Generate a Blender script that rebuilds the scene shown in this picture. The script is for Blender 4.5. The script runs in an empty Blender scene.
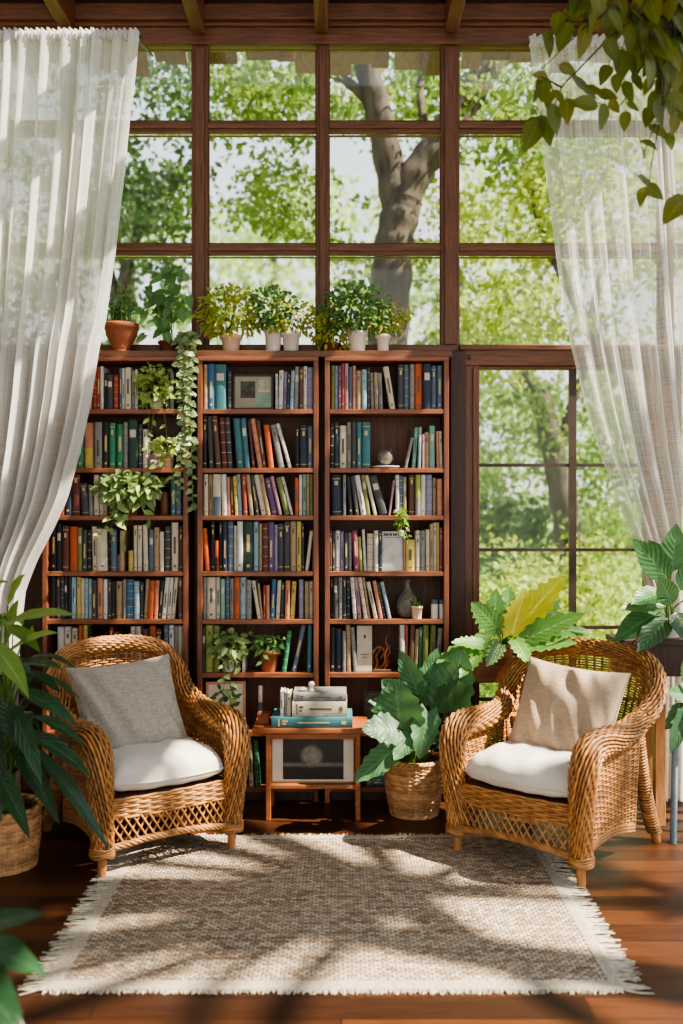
import bpy, math, random
import numpy as np
from mathutils import Vector, Matrix

rng = np.random.default_rng(11)
random.seed(5)
COL = bpy.context.scene.collection
PI = math.pi
F = 950.0            # focal length in pixels of the 683 x 1024 photograph
EYE = 1.35           # camera height


def W(px, py, Y):
    """photo pixel at depth Y -> point in the room"""
    return np.array([(px - 341.5) * Y / F, Y, EYE - (py - 512.0) * Y / F])


def X(px, Y):
    return (px - 341.5) * Y / F


def Z(py, Y):
    return EYE - (py - 512.0) * Y / F


def A(*p):
    return np.array(p, dtype=float)


def unit(v):
    v = np.asarray(v, float)
    return v / (np.linalg.norm(v) + 1e-12)


# ------------------------------------------------------------------ materials
def new_mat(name):
    m = bpy.data.materials.new(name)
    m.use_nodes = True
    nt = m.node_tree
    nt.nodes.clear()
    out = nt.nodes.new('ShaderNodeOutputMaterial')
    return m, nt, out


def lin(c):
    """sRGB 0-1 -> linear rgba"""
    return tuple((x / 12.92 if x <= 0.04045 else ((x + 0.055) / 1.055) ** 2.4) for x in c) + (1.0,)


def hexc(h):
    h = h.lstrip('#')
    return lin(tuple(int(h[i:i + 2], 16) / 255 for i in (0, 2, 4)))


def N(nt, t, **kw):
    n = nt.nodes.new(t)
    for k, v in kw.items():
        if k in n.inputs:
            n.inputs[k].default_value = v
        else:
            setattr(n, k, v)
    return n


def mixcol(nt, fac, a, b):
    n = nt.nodes.new('ShaderNodeMix')
    n.data_type = 'RGBA'
    for sock, val in ((n.inputs[0], fac), (n.inputs[6], a), (n.inputs[7], b)):
        if hasattr(val, 'is_linked') or hasattr(val, 'links'):
            nt.links.new(val, sock)
        else:
            sock.default_value = val
    return n.outputs[2]


def noise_mat(name, c1, c2, scale=8, rough=0.6, bump=0.0, stretch=(1, 1, 1), island=0.0, detail=4, spec=0.5,
              bscale=None, metallic=0.0, sheen=0.0):
    """two colours mixed by stretched noise, optional bump and per-piece variation"""
    m, nt, out = new_mat(name)
    L = nt.links.new
    tc = N(nt, 'ShaderNodeTexCoord')
    mp = N(nt, 'ShaderNodeMapping')
    mp.inputs['Scale'].default_value = stretch
    L(tc.outputs['Object'], mp.inputs[0])
    nz = N(nt, 'ShaderNodeTexNoise', Scale=scale, Detail=detail, Roughness=0.6)
    L(mp.outputs[0], nz.inputs['Vector'])
    rp = N(nt, 'ShaderNodeMapRange')
    rp.inputs[1].default_value = 0.3
    rp.inputs[2].default_value = 0.7
    L(nz.outputs['Fac'], rp.inputs[0])
    col = mixcol(nt, rp.outputs[0], hexc(c1), hexc(c2))
    if island:
        g = N(nt, 'ShaderNodeNewGeometry')
        mr = N(nt, 'ShaderNodeMapRange')
        mr.inputs[3].default_value = 1 - island
        mr.inputs[4].default_value = 1 + island
        L(g.outputs['Random Per Island'], mr.inputs[0])
        hv = N(nt, 'ShaderNodeHueSaturation')
        L(mr.outputs[0], hv.inputs['Value'])
        L(col, hv.inputs['Color'])
        col = hv.outputs[0]
    p = N(nt, 'ShaderNodeBsdfPrincipled', Roughness=rough, Metallic=metallic)
    p.inputs['Specular IOR Level'].default_value = spec
    if sheen:
        p.inputs['Sheen Weight'].default_value = sheen
    L(col, p.inputs['Base Color'])
    if bump:
        nb = nz
        if bscale:
            nb = N(nt, 'ShaderNodeTexNoise', Scale=bscale, Detail=3)
            L(mp.outputs[0], nb.inputs['Vector'])
        b = N(nt, 'ShaderNodeBump', Strength=bump, Distance=0.01)
        L(nb.outputs['Fac'], b.inputs['Height'])
        L(b.outputs[0], p.inputs['Normal'])
    L(p.outputs[0], out.inputs[0])
    return m


def leaf_mat(name, dark, light, trans, tfac=0.35, rough=0.35, veins=True, spec=0.5, tcol=None):
    m, nt, out = new_mat(name)
    L = nt.links.new
    g = N(nt, 'ShaderNodeNewGeometry')
    col = mixcol(nt, g.outputs['Random Per Island'], hexc(dark), hexc(light))
    tc = N(nt, 'ShaderNodeTexCoord')
    nz = N(nt, 'ShaderNodeTexNoise', Scale=25.0, Detail=2)
    L(tc.outputs['Object'], nz.inputs['Vector'])
    hv = N(nt, 'ShaderNodeHueSaturation')
    mr = N(nt, 'ShaderNodeMapRange')
    mr.inputs[3].default_value = 0.7
    mr.inputs[4].default_value = 1.3
    L(nz.outputs['Fac'], mr.inputs[0])
    L(mr.outputs[0], hv.inputs['Value'])
    L(col, hv.inputs['Color'])
    col = hv.outputs[0]
    p = N(nt, 'ShaderNodeBsdfPrincipled', Roughness=rough)
    p.inputs['Specular IOR Level'].default_value = spec
    if veins:
        uv = N(nt, 'ShaderNodeUVMap')
        sp = N(nt, 'ShaderNodeSeparateXYZ')
        L(uv.outputs[0], sp.inputs[0])
        sub = N(nt, 'ShaderNodeMath', operation='SUBTRACT')
        L(sp.outputs[0], sub.inputs[0])
        sub.inputs[1].default_value = 0.5
        ab = N(nt, 'ShaderNodeMath', operation='ABSOLUTE')
        L(sub.outputs[0], ab.inputs[0])
        mid = N(nt, 'ShaderNodeMapRange')
        mid.inputs[1].default_value = 0.05
        mid.inputs[2].default_value = 0.015
        L(ab.outputs[0], mid.inputs[0])
        # side veins: lines in (t - k|u|)
        ml = N(nt, 'ShaderNodeMath', operation='MULTIPLY_ADD')
        L(ab.outputs[0], ml.inputs[0])
        ml.inputs[1].default_value = -0.55
        L(sp.outputs[1], ml.inputs[2])
        sn = N(nt, 'ShaderNodeMath', operation='MULTIPLY')
        L(ml.outputs[0], sn.inputs[0])
        sn.inputs[1].default_value = 52.0
        si = N(nt, 'ShaderNodeMath', operation='SINE')
        L(sn.outputs[0], si.inputs[0])
        sv = N(nt, 'ShaderNodeMapRange')
        sv.inputs[1].default_value = 0.8
        sv.inputs[2].default_value = 1.0
        sv.inputs[4].default_value = 0.22
        L(si.outputs[0], sv.inputs[0])
        mx = N(nt, 'ShaderNodeMath', operation='MAXIMUM')
        L(mid.outputs[0], mx.inputs[0])
        L(sv.outputs[0], mx.inputs[1])
        hl = N(nt, 'ShaderNodeHueSaturation', Value=1.55, Saturation=0.85)
        L(col, hl.inputs['Color'])
        col = mixcol(nt, mx.outputs[0], col, hl.outputs[0])
        b = N(nt, 'ShaderNodeBump', Strength=0.18, Distance=0.004)
        L(si.outputs[0], b.inputs['Height'])
        L(b.outputs[0], p.inputs['Normal'])
    L(col, p.inputs['Base Color'])
    t = N(nt, 'ShaderNodeBsdfTranslucent')
    if tcol is None:
        tm = mixcol(nt, g.outputs['Random Per Island'], hexc(trans), hexc(light))
        L(tm, t.inputs['Color'])
    else:
        t.inputs['Color'].default_value = hexc(tcol)
    ms = N(nt, 'ShaderNodeMixShader', Fac=tfac)
    L(p.outputs[0], ms.inputs[1])
    L(t.outputs[0], ms.inputs[2])
    L(ms.outputs[0], out.inputs[0])
    return m


M = {}
M['wood_h'] = noise_mat('wood_grain_along', '#52331f', '#7c5136', 6, 0.45, 0.25, (1.2, 14, 14))
M['wood_v'] = noise_mat('wood_grain_upright', '#4f311f', '#774d34', 6, 0.45, 0.25, (14, 14, 1.2))
M['shelf_h'] = noise_mat('shelf_wood', '#6b3d25', '#8f5636', 6, 0.4, 0.2, (1.2, 14, 14))
M['shelf_v'] = noise_mat('side_wood', '#5a3220', '#7d4a2f', 6, 0.4, 0.2, (14, 14, 1.2))
M['back_v'] = noise_mat('backboard_wood', '#49301f', '#684735', 6, 0.6, 0.2, (18, 18, 1.0))
M['dark_wood'] = noise_mat('dark_panel_wood', '#2e1c15', '#472a1e', 6, 0.5, 0.2, (14, 14, 1.2))
M['table_wood'] = noise_mat('table_wood', '#7d4827', '#a0623a', 6, 0.38, 0.2, (1.5, 14, 14))
M['peg_wood'] = noise_mat('peg_wood', '#9b6a40', '#bb8653', 9, 0.5, 0.2, (10, 10, 1.5))
M['wicker'] = noise_mat('golden_wicker', '#895a31', '#ba8751', 30, 0.40, 0.25, (1, 1, 1), island=0.34)
M['wicker_core'] = noise_mat('wicker_dark', '#4a2c16', '#63401f', 40, 0.7)  # darker brown for the filler core and seat deck
M['basket'] = noise_mat('brown_basket_weave', '#a87a50', '#d6a878', 30, 0.55, 0.25, island=0.38)
M['basket_core'] = noise_mat('basket_dark', '#5f3d24', '#7a5030', 30, 0.8)  # darker brown lining inside the woven strands
M['cushion'] = noise_mat('off_white_cotton', '#c8c2b7', '#d9d3c8', 4, 0.85, 0.25, bscale=300, sheen=0.2)
M['piping'] = noise_mat('cream_piping', '#c4bcae', '#d6cec0', 20, 0.85)
M['terracotta'] = noise_mat('terracotta', '#7d4730', '#9a5c3c', 12, 0.75, 0.15)
M['white_pot'] = noise_mat('white_glaze', '#c9c2b6', '#e2ddd2', 10, 0.4, 0.05)
M['pink_pot'] = noise_mat('pale_clay', '#c8a48c', '#dabba5', 10, 0.6, 0.05)
M['brown_pot'] = noise_mat('brown_glaze', '#5e3420', '#7a4629', 10, 0.5)
M['soil'] = noise_mat('potting_soil', '#2a1c13', '#43301f', 60, 0.95, 0.5)
M['stem'] = noise_mat('green_stem', '#4a6a2c', '#6d8a3e', 20, 0.5)
M['twig'] = noise_mat('brown_twig', '#33251a', '#4d3928', 20, 0.7)
M['bark'] = noise_mat('tree_bark', '#332b25', '#5f5347', 7, 0.9, 0.8, (2, 2, 0.5))
M['paper'] = noise_mat('book_pages', '#cdbf9f', '#e3d8bd', 60, 0.9, 0.2, (1, 1, 1))
M['metal_rod'] = noise_mat('dark_rod', '#3a2a20', '#4a372a', 10, 0.4)
M['copper'] = noise_mat('copper_glaze', '#5f3524', '#a06446', 30, 0.3, 0.1, metallic=0.7)
M['blue_paint'] = noise_mat('blue_grey_paint', '#5d7480', '#7a929c', 12, 0.5)
M['black_frame'] = noise_mat('black_frame', '#231a16', '#33251e', 10, 0.4)
M['oak_frame'] = noise_mat('light_oak', '#a9805a', '#c39a70', 8, 0.5, 0.1, (1.5, 10, 10))
M['mat_dim'] = noise_mat('darker_mat_board', '#958d7c', '#aaa18e', 8, 0.9)  # greyer, darker board colour for one print
M['mat_board'] = noise_mat('mat_board', '#d2c8b6', '#ded6c6', 8, 0.9)


def linen_mat(name, c1, c2):
    m, nt, out = new_mat(name)
    L = nt.links.new
    tc = N(nt, 'ShaderNodeTexCoord')
    cols = []
    for st in ((90, 700, 90), (700, 90, 700)):
        mp = N(nt, 'ShaderNodeMapping')
        mp.inputs['Scale'].default_value = tuple(s / 12 for s in st)
        L(tc.outputs['Object'], mp.inputs[0])
        nz = N(nt, 'ShaderNodeTexNoise', Scale=4.0, Detail=3)
        L(mp.outputs[0], nz.inputs['Vector'])
        cols.append(nz.outputs['Fac'])
    ad = N(nt, 'ShaderNodeMath', operation='ADD')
    L(cols[0], ad.inputs[0])
    L(cols[1], ad.inputs[1])
    mr = N(nt, 'ShaderNodeMapRange')
    mr.inputs[1].default_value = 0.7
    mr.inputs[2].default_value = 1.3
    L(ad.outputs[0], mr.inputs[0])
    col = mixcol(nt, mr.outputs[0], hexc(c1), hexc(c2))
    p = N(nt, 'ShaderNodeBsdfPrincipled', Roughness=0.9)
    p.inputs['Sheen Weight'].default_value = 0.25
    L(col, p.inputs['Base Color'])
    b = N(nt, 'ShaderNodeBump', Strength=0.3, Distance=0.003)
    L(ad.outputs[0], b.inputs['Height'])
    L(b.outputs[0], p.inputs['Normal'])
    L(p.outputs[0], out.inputs[0])
    return m


M['linen_grey'] = linen_mat('grey_linen', '#8d857a', '#b0a89b')
M['linen_tan'] = linen_mat('tan_linen', '#94806a', '#b59f86')


def glass_mat():
    m, nt, out = new_mat('window_glass')
    L = nt.links.new
    t = N(nt, 'ShaderNodeBsdfTransparent')
    t.inputs[0].default_value = (0.97, 0.985, 0.98, 1)
    g = N(nt, 'ShaderNodeBsdfGlossy', Roughness=0.03)
    fr = N(nt, 'ShaderNodeFresnel', IOR=1.35)
    ms = N(nt, 'ShaderNodeMixShader')
    L(fr.outputs[0], ms.inputs[0])
    L(t.outputs[0], ms.inputs[1])
    L(g.outputs[0], ms.inputs[2])
    L(ms.outputs[0], out.inputs[0])
    return m


M['glass'] = glass_mat()


def vase_glass():
    m, nt, out = new_mat('smoked_glass')
    L = nt.links.new
    t = N(nt, 'ShaderNodeBsdfTransparent')
    t.inputs[0].default_value = (0.62, 0.60, 0.55, 1)
    d = N(nt, 'ShaderNodeBsdfPrincipled', Roughness=0.12)
    d.inputs['Base Color'].default_value = hexc('#8d877a')
    tc = N(nt, 'ShaderNodeTexCoord')
    nz = N(nt, 'ShaderNodeTexNoise', Scale=40.0)
    L(tc.outputs['Object'], nz.inputs['Vector'])
    mr = N(nt, 'ShaderNodeMapRange')
    mr.inputs[3].default_value = 0.3
    mr.inputs[4].default_value = 0.75
    L(nz.outputs['Fac'], mr.inputs[0])
    ms = N(nt, 'ShaderNodeMixShader')
    L(mr.outputs[0], ms.inputs[0])
    L(t.outputs[0], ms.inputs[1])
    L(d.outputs[0], ms.inputs[2])
    L(ms.outputs[0], out.inputs[0])
    return m


M['vase_glass'] = vase_glass()


def curtain_mat(name, opac_lo, opac_hi):
    m, nt, out = new_mat(name)
    L = nt.links.new
    uv = N(nt, 'ShaderNodeUVMap')
    mp = N(nt, 'ShaderNodeMapping')
    mp.inputs['Scale'].default_value = (160, 3, 1)
    L(uv.outputs[0], mp.inputs[0])
    nz = N(nt, 'ShaderNodeTexNoise', Scale=1.0, Detail=4)
    L(mp.outputs[0], nz.inputs['Vector'])
    mp2 = N(nt, 'ShaderNodeMapping')
    mp2.inputs['Scale'].default_value = (8, 500, 1)
    L(uv.outputs[0], mp2.inputs[0])
    nz2 = N(nt, 'ShaderNodeTexNoise', Scale=1.0, Detail=3)
    L(mp2.outputs[0], nz2.inputs['Vector'])
    ad = N(nt, 'ShaderNodeMath', operation='ADD')
    L(nz.outputs['Fac'], ad.inputs[0])
    L(nz2.outputs['Fac'], ad.inputs[1])
    mr = N(nt, 'ShaderNodeMapRange')
    mr.inputs[1].default_value = 0.7
    mr.inputs[2].default_value = 1.3
    mr.inputs[3].default_value = opac_lo
    mr.inputs[4].default_value = opac_hi
    L(ad.outputs[0], mr.inputs[0])
    d = N(nt, 'ShaderNodeBsdfDiffuse')
    col = mixcol(nt, nz.outputs['Fac'], hexc('#d9d9d8'), hexc('#f1f1ef'))
    L(col, d.inputs['Color'])
    t = N(nt, 'ShaderNodeBsdfTranslucent')
    t.inputs['Color'].default_value = hexc('#f0efec')
    m1 = N(nt, 'ShaderNodeMixShader', Fac=0.5)
    L(d.outputs[0], m1.inputs[1])
    L(t.outputs[0], m1.inputs[2])
    tr = N(nt, 'ShaderNodeBsdfTransparent')
    m2 = N(nt, 'ShaderNodeMixShader')
    L(mr.outputs[0], m2.inputs[0])
    L(tr.outputs[0], m2.inputs[1])
    L(m1.outputs[0], m2.inputs[2])
    L(m2.outputs[0], out.inputs[0])
    return m


M['curtain_thick'] = curtain_mat('white_gauze_dense', 0.66, 0.96)
M['curtain_sheer'] = curtain_mat('white_gauze_sheer', 0.28, 0.72)


def floor_mat():
    m, nt, out = new_mat('plank_floor')
    L = nt.links.new
    tc = N(nt, 'ShaderNodeTexCoord')
    br = N(nt, 'ShaderNodeTexBrick')
    br.inputs['Color1'].default_value = hexc('#321c10')
    br.inputs['Color2'].default_value = hexc('#603820')
    br.inputs['Mortar'].default_value = hexc('#1d0f08')
    br.inputs['Scale'].default_value = 1.0
    br.inputs['Mortar Size'].default_value = 0.0022
    br.inputs['Brick Width'].default_value = 1.35
    br.inputs['Row Height'].default_value = 0.115
    br.inputs['Bias'].default_value = -0.15
    L(tc.outputs['Object'], br.inputs['Vector'])
    mp = N(nt, 'ShaderNodeMapping')
    mp.inputs['Scale'].default_value = (1.3, 22, 1)
    L(tc.outputs['Object'], mp.inputs[0])
    nz = N(nt, 'ShaderNodeTexNoise', Scale=4.0, Detail=6, Roughness=0.65)
    L(mp.outputs[0], nz.inputs['Vector'])
    mr = N(nt, 'ShaderNodeMapRange')
    mr.inputs[1].default_value = 0.3
    mr.inputs[2].default_value = 0.7
    mr.inputs[3].default_value = 0.6
    mr.inputs[4].default_value = 1.3
    L(nz.outputs['Fac'], mr.inputs[0])
    hv = N(nt, 'ShaderNodeHueSaturation')
    L(br.outputs['Color'], hv.inputs['Color'])
    L(mr.outputs[0], hv.inputs['Value'])
    p = N(nt, 'ShaderNodeBsdfPrincipled')
    L(hv.outputs[0], p.inputs['Base Color'])
    rr = N(nt, 'ShaderNodeMapRange')
    rr.inputs[3].default_value = 0.28
    rr.inputs[4].default_value = 0.5
    L(nz.outputs['Fac'], rr.inputs[0])
    L(rr.outputs[0], p.inputs['Roughness'])
    b = N(nt, 'ShaderNodeBump', Strength=0.25, Distance=0.003)
    L(br.outputs['Fac'], b.inputs['Height'])
    b.invert = True
    L(b.outputs[0], p.inputs['Normal'])
    L(p.outputs[0], out.inputs[0])
    return m


M['floor'] = floor_mat()


def rug_mat():
    m, nt, out = new_mat('braided_jute')
    L = nt.links.new
    tc = N(nt, 'ShaderNodeTexCoord')
    br = N(nt, 'ShaderNodeTexBrick')
    br.inputs['Color1'].default_value = hexc('#8a735f')
    br.inputs['Color2'].default_value = hexc('#e0d1bb')
    br.inputs['Mortar'].default_value = hexc('#564436')
    br.inputs['Scale'].default_value = 1.0
    br.inputs['Mortar Size'].default_value = 0.0042
    br.inputs['Mortar Smooth'].default_value = 1.0
    br.inputs['Brick Width'].default_value = 0.026
    br.inputs['Row Height'].default_value = 0.0135
    wn = N(nt, 'ShaderNodeTexNoise', Scale=22.0, Detail=2)
    L(tc.outputs['Object'], wn.inputs['Vector'])
    wo = N(nt, 'ShaderNodeVectorMath', operation='SCALE')
    L(wn.outputs['Color'], wo.inputs[0])
    wo.inputs['Scale'].default_value = 0.006
    wa = N(nt, 'ShaderNodeVectorMath', operation='ADD')
    L(tc.outputs['Object'], wa.inputs[0])
    L(wo.outputs[0], wa.inputs[1])
    L(wa.outputs[0], br.inputs['Vector'])
    mp = N(nt, 'ShaderNodeMapping')
    mp.inputs['Scale'].default_value = (1.5, 40, 1)
    L(tc.outputs['Object'], mp.inputs[0])
    nz = N(nt, 'ShaderNodeTexNoise', Scale=1.5, Detail=4)
    L(mp.outputs[0], nz.inputs['Vector'])
    mr = N(nt, 'ShaderNodeMapRange')
    mr.inputs[1].default_value = 0.35
    mr.inputs[2].default_value = 0.65
    mr.inputs[3].default_value = 0.0
    mr.inputs[4].default_value = 0.5
    L(nz.outputs['Fac'], mr.inputs[0])
    col = mixcol(nt, mr.outputs[0], br.outputs['Color'], hexc('#c7b299'))
    p = N(nt, 'ShaderNodeBsdfPrincipled', Roughness=0.95)
    p.inputs['Specular IOR Level'].default_value = 0.15
    L(col, p.inputs['Base Color'])
    b = N(nt, 'ShaderNodeBump', Strength=0.9, Distance=0.006)
    b.invert = True
    L(br.outputs['Fac'], b.inputs['Height'])
    L(b.outputs[0], p.inputs['Normal'])
    L(p.outputs[0], out.inputs[0])
    return m


M['rug'] = rug_mat()
M['rug_border'] = noise_mat('cream_rug_border', '#968a79', '#c9beac', 120, 0.95, 0.5)
M['fringe'] = noise_mat('cream_fringe', '#a0947f', '#cfc4b2', 60, 0.95, island=0.2)

# leaves
M['leaf_dark'] = leaf_mat('leaf_dark_glossy', '#152e1e', '#2f5231', '#688c3a', 0.18, 0.22)
M['leaf_bright'] = leaf_mat('leaf_bright', '#4f7a35', '#86a84c', '#a8c048', 0.45, 0.35)
M['leaf_mid'] = leaf_mat('leaf_mid_green', '#3f6b40', '#6d9458', '#98b05c', 0.35, 0.4)
M['leaf_grey'] = leaf_mat('leaf_soft_green', '#305638', '#558455', '#7a9c54', 0.22, 0.45)
M['leaf_ivy'] = leaf_mat('leaf_ivy', '#55744a', '#a5b586', '#a8bc78', 0.35, 0.45, veins=False)
M['leaf_lime'] = leaf_mat('leaf_lime', '#7f9a4a', '#bccb86', '#b8cc60', 0.4, 0.5, veins=False)
M['leaf_yellow'] = leaf_mat('leaf_yellow_green', '#5f7d34', '#c3bd58', '#d2d870', 0.5, 0.5, veins=False)
M['leaf_branch'] = leaf_mat('leaf_branch', '#334c22', '#6d6e28', '#8a8c34', 0.32, 0.38)
M['tree_leaf_a'] = leaf_mat('tree_leaf_mid', '#263a17', '#7f9a48', '#a4b658', 0.40, 0.5, veins=False, spec=0.3)  # wide dark-to-light range puts sun and shade contrast into the leaf colours
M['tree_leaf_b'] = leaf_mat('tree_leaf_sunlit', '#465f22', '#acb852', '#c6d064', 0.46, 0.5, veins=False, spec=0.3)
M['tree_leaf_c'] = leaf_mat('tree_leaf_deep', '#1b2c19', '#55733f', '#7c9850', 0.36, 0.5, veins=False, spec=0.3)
M['tree_leaf_far'] = leaf_mat('tree_leaf_hazy', '#7a9158', '#b4c485', '#ccd698', 0.46, 0.7, veins=False, spec=0.1)  # distance haze put into paler leaf colours
M['leaf_broad'] = leaf_mat('leaf_broad', '#1f472a', '#48783f', '#7a9c48', 0.25, 0.35)
M['leaf_monstera'] = leaf_mat('leaf_monstera', '#34622f', '#6a9646', '#98b84a', 0.35, 0.35)
M['leaf_sage'] = leaf_mat('leaf_sage', '#5c7d48', '#a0b478', '#aac070', 0.38, 0.45)
M['lawn'] = noise_mat('lawn_grass', '#5d8238', '#93b04e', 5, 0.9, 0.4)
M['shingle'] = noise_mat('weathered_shingle', '#74503d', '#95705a', 5, 0.85, 0.5, (14, 6, 1), island=0.25)


# ------------------------------------------------------------------ mesh builder
class MB:
    def __init__(s):
        s.v, s.q, s.qm, s.t, s.tm, s.uv = [], [], [], [], [], []
        s.n = 0
        s.hasuv = False

    def add(s, verts, quads=None, tris=None, m=0, uv=None):
        verts = np.asarray(verts, float).reshape(-1, 3)
        if quads is not None and len(quads):
            qa = np.asarray(quads, int).reshape(-1, 4)
            s.q.append(qa + s.n)
            s.qm.append(np.full(len(qa), m) if np.isscalar(m) else np.asarray(m))
        if tris is not None and len(tris):
            ta = np.asarray(tris, int).reshape(-1, 3)
            s.t.append(ta + s.n)
            s.tm.append(np.full(len(ta), m if np.isscalar(m) else 0))
        s.v.append(verts)
        if uv is not None:
            s.hasuv = True
            s.uv.append(np.asarray(uv, float).reshape(-1, 2))
        else:
            s.uv.append(np.zeros((len(verts), 2)))
        s.n += len(verts)

    def box(s, lo, hi, m=0, rot=None, piv=None):
        lo, hi = np.minimum(lo, hi), np.maximum(lo, hi)
        v = np.array([[x, y, z] for z in (lo[2], hi[2]) for y in (lo[1], hi[1]) for x in (lo[0], hi[0])], float)
        if rot is not None:
            piv = (lo + hi) / 2 if piv is None else np.asarray(piv, float)
            v = (v - piv) @ np.asarray(rot).T + piv
        s.add(v, [[0, 2, 3, 1], [4, 5, 7, 6], [0, 1, 5, 4], [1, 3, 7, 5], [3, 2, 6, 7], [2, 0, 4, 6]], m=m)

    def grid(s, P, m=0, cu=False, cv=False, uv=None):
        a, b = P.shape[:2]
        i = np.arange(a if cu else a - 1)
        j = np.arange(b if cv else b - 1)
        I, J = np.meshgrid(i, j, indexing='ij')
        I2, J2 = (I + 1) % a, (J + 1) % b
        q = np.stack([I * b + J, I2 * b + J, I2 * b + J2, I * b + J2], -1).reshape(-1, 4)
        s.add(P.reshape(-1, 3), q, m=m, uv=None if uv is None else uv.reshape(-1, 2))

    def tube(s, pts, r, n=6, closed=False, m=0, cap=True):
        pts = np.asarray(pts, float)
        k = len(pts)
        r = np.broadcast_to(np.asarray(r, float), (k,))
        if closed:
            tan = np.roll(pts, -1, 0) - np.roll(pts, 1, 0)
        else:
            tan = np.gradient(pts, axis=0)
        tan = tan / (np.linalg.norm(tan, axis=1, keepdims=True) + 1e-12)
        ref = np.eye(3)[np.argmin(np.abs(tan[0]))]
        nrm = np.zeros_like(pts)
        cur = unit(np.cross(tan[0], ref))
        for i in range(k):
            cur = cur - tan[i] * np.dot(cur, tan[i])
            l = np.linalg.norm(cur)
            cur = cur / l if l > 1e-6 else unit(np.cross(tan[i], ref + 0.1))
            nrm[i] = cur
        bi = np.cross(tan, nrm)
        a = np.linspace(0, 2 * PI, n, endpoint=False)
        P = pts[:, None] + r[:, None, None] * (np.cos(a)[None, :, None] * nrm[:, None] + np.sin(a)[None, :, None] * bi[:, None])
        base = s.n
        s.grid(P, m=m, cu=closed, cv=True)
        if cap and not closed:
            for e, p in ((0, pts[0]), (k - 1, pts[-1])):
                ring = P[e]
                vv = np.vstack([ring, p[None]])
                ii = np.arange(n)
                tr = np.stack([ii, (ii + 1) % n, np.full(n, n)], -1)
                if e == 0:
                    tr = tr[:, ::-1]
                s.add(vv, tris=tr, m=m)

    def lathe(s, prof, c=(0, 0, 0), n=24, m=0, cap_b=True, cap_t=False):
        prof = np.asarray(prof, float)
        a = np.linspace(0, 2 * PI, n, endpoint=False)
        P = np.zeros((len(prof), n, 3))
        P[..., 0] = prof[:, 0:1] * np.cos(a) + c[0]
        P[..., 1] = prof[:, 0:1] * np.sin(a) + c[1]
        P[..., 2] = prof[:, 1:2] + c[2]
        s.grid(P, m=m, cv=True)
        for e, do in ((0, cap_b), (len(prof) - 1, cap_t)):
            if do:
                vv = np.vstack([P[e], [[c[0], c[1], prof[e, 1] + c[2]]]])
                ii = np.arange(n)
                tr = np.stack([ii, np.full(n, n), (ii + 1) % n], -1)
                s.add(vv, tris=tr if e == 0 else tr[:, ::-1], m=m)

    def ball(s, c, r, n=14, m=0):
        th = np.linspace(0.02, PI - 0.02, n)
        r = np.broadcast_to(np.asarray(r, float), (3,))
        ph = np.linspace(0, 2 * PI, 2 * n, endpoint=False)
        P = np.zeros((n, 2 * n, 3))
        P[..., 0] = c[0] + r[0] * np.sin(th)[:, None] * np.cos(ph)
        P[..., 1] = c[1] + r[1] * np.sin(th)[:, None] * np.sin(ph)
        P[..., 2] = c[2] - r[2] * np.cos(th)[:, None]
        s.grid(P, m=m, cv=True)

    def build(s, name, mats, parent=None, loc=None, smooth=True, bevel=0.0):
        if not isinstance(mats, (list, tuple)):
            mats = [mats]
        v = np.vstack(s.v)
        if loc is not None:
            v = v - np.asarray(loc, float)
        me = bpy.data.meshes.new(name)
        q = np.vstack(s.q) if s.q else np.zeros((0, 4), int)
        t = np.vstack(s.t) if s.t else np.zeros((0, 3), int)
        qm = np.concatenate(s.qm) if s.qm else np.zeros(0, int)
        tm = np.concatenate(s.tm) if s.tm else np.zeros(0, int)
        nl = q.size + t.size
        me.vertices.add(len(v))
        me.vertices.foreach_set('co', v.astype(np.float32).ravel())
        me.loops.add(nl)
        li = np.concatenate([q.ravel(), t.ravel()]).astype(np.int32)
        me.loops.foreach_set('vertex_index', li)
        me.polygons.add(len(q) + len(t))
        starts = np.concatenate([np.arange(len(q)) * 4, q.size + np.arange(len(t)) * 3]).astype(np.int32)
        me.polygons.foreach_set('loop_start', starts)
        me.polygons.foreach_set('material_index', np.concatenate([qm, tm]).astype(np.int32))
        me.polygons.foreach_set('use_smooth', np.full(len(q) + len(t), bool(smooth)))
        if s.hasuv:
            uvl = me.uv_layers.new(name='UVMap')
            uv = np.vstack(s.uv)[li]
            uvl.data.foreach_set('uv', uv.astype(np.float32).ravel())
        me.update(calc_edges=True)
        me.validate()
        for mt in mats:
            me.materials.append(mt)
        o = bpy.data.objects.new(name, me)
        COL.objects.link(o)
        if loc is not None:
            o.location = tuple(loc)
        if parent is not None:
            o.parent = parent
        if bevel:
            b = o.modifiers.new('edge', 'BEVEL')
            b.width = bevel
            b.segments = 2
            b.limit_method = 'ANGLE'
        return o


USED = {}


def tag(o, label, cat, group=None, kind=None):
    o['label'] = label
    o['category'] = cat
    if group:
        o['group'] = group
    if kind:
        o['kind'] = kind
    return o


def empty(name, loc, label, cat, group=None, rz=0.0, kind=None):
    o = bpy.data.objects.new(name, None)
    o.empty_display_size = 0.05
    COL.objects.link(o)
    o.location = tuple(float(x) for x in loc)
    o.rotation_euler = (0, 0, rz)
    tag(o, label, cat, group, kind)
    return o


def struct(o):
    o['kind'] = 'structure'
    return o


def sbox(name, lo, hi, mat, bevel=0.0):
    mb = MB()
    mb.box(A(*lo), A(*hi))
    return struct(mb.build(name, mat, smooth=False, bevel=bevel))


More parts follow.
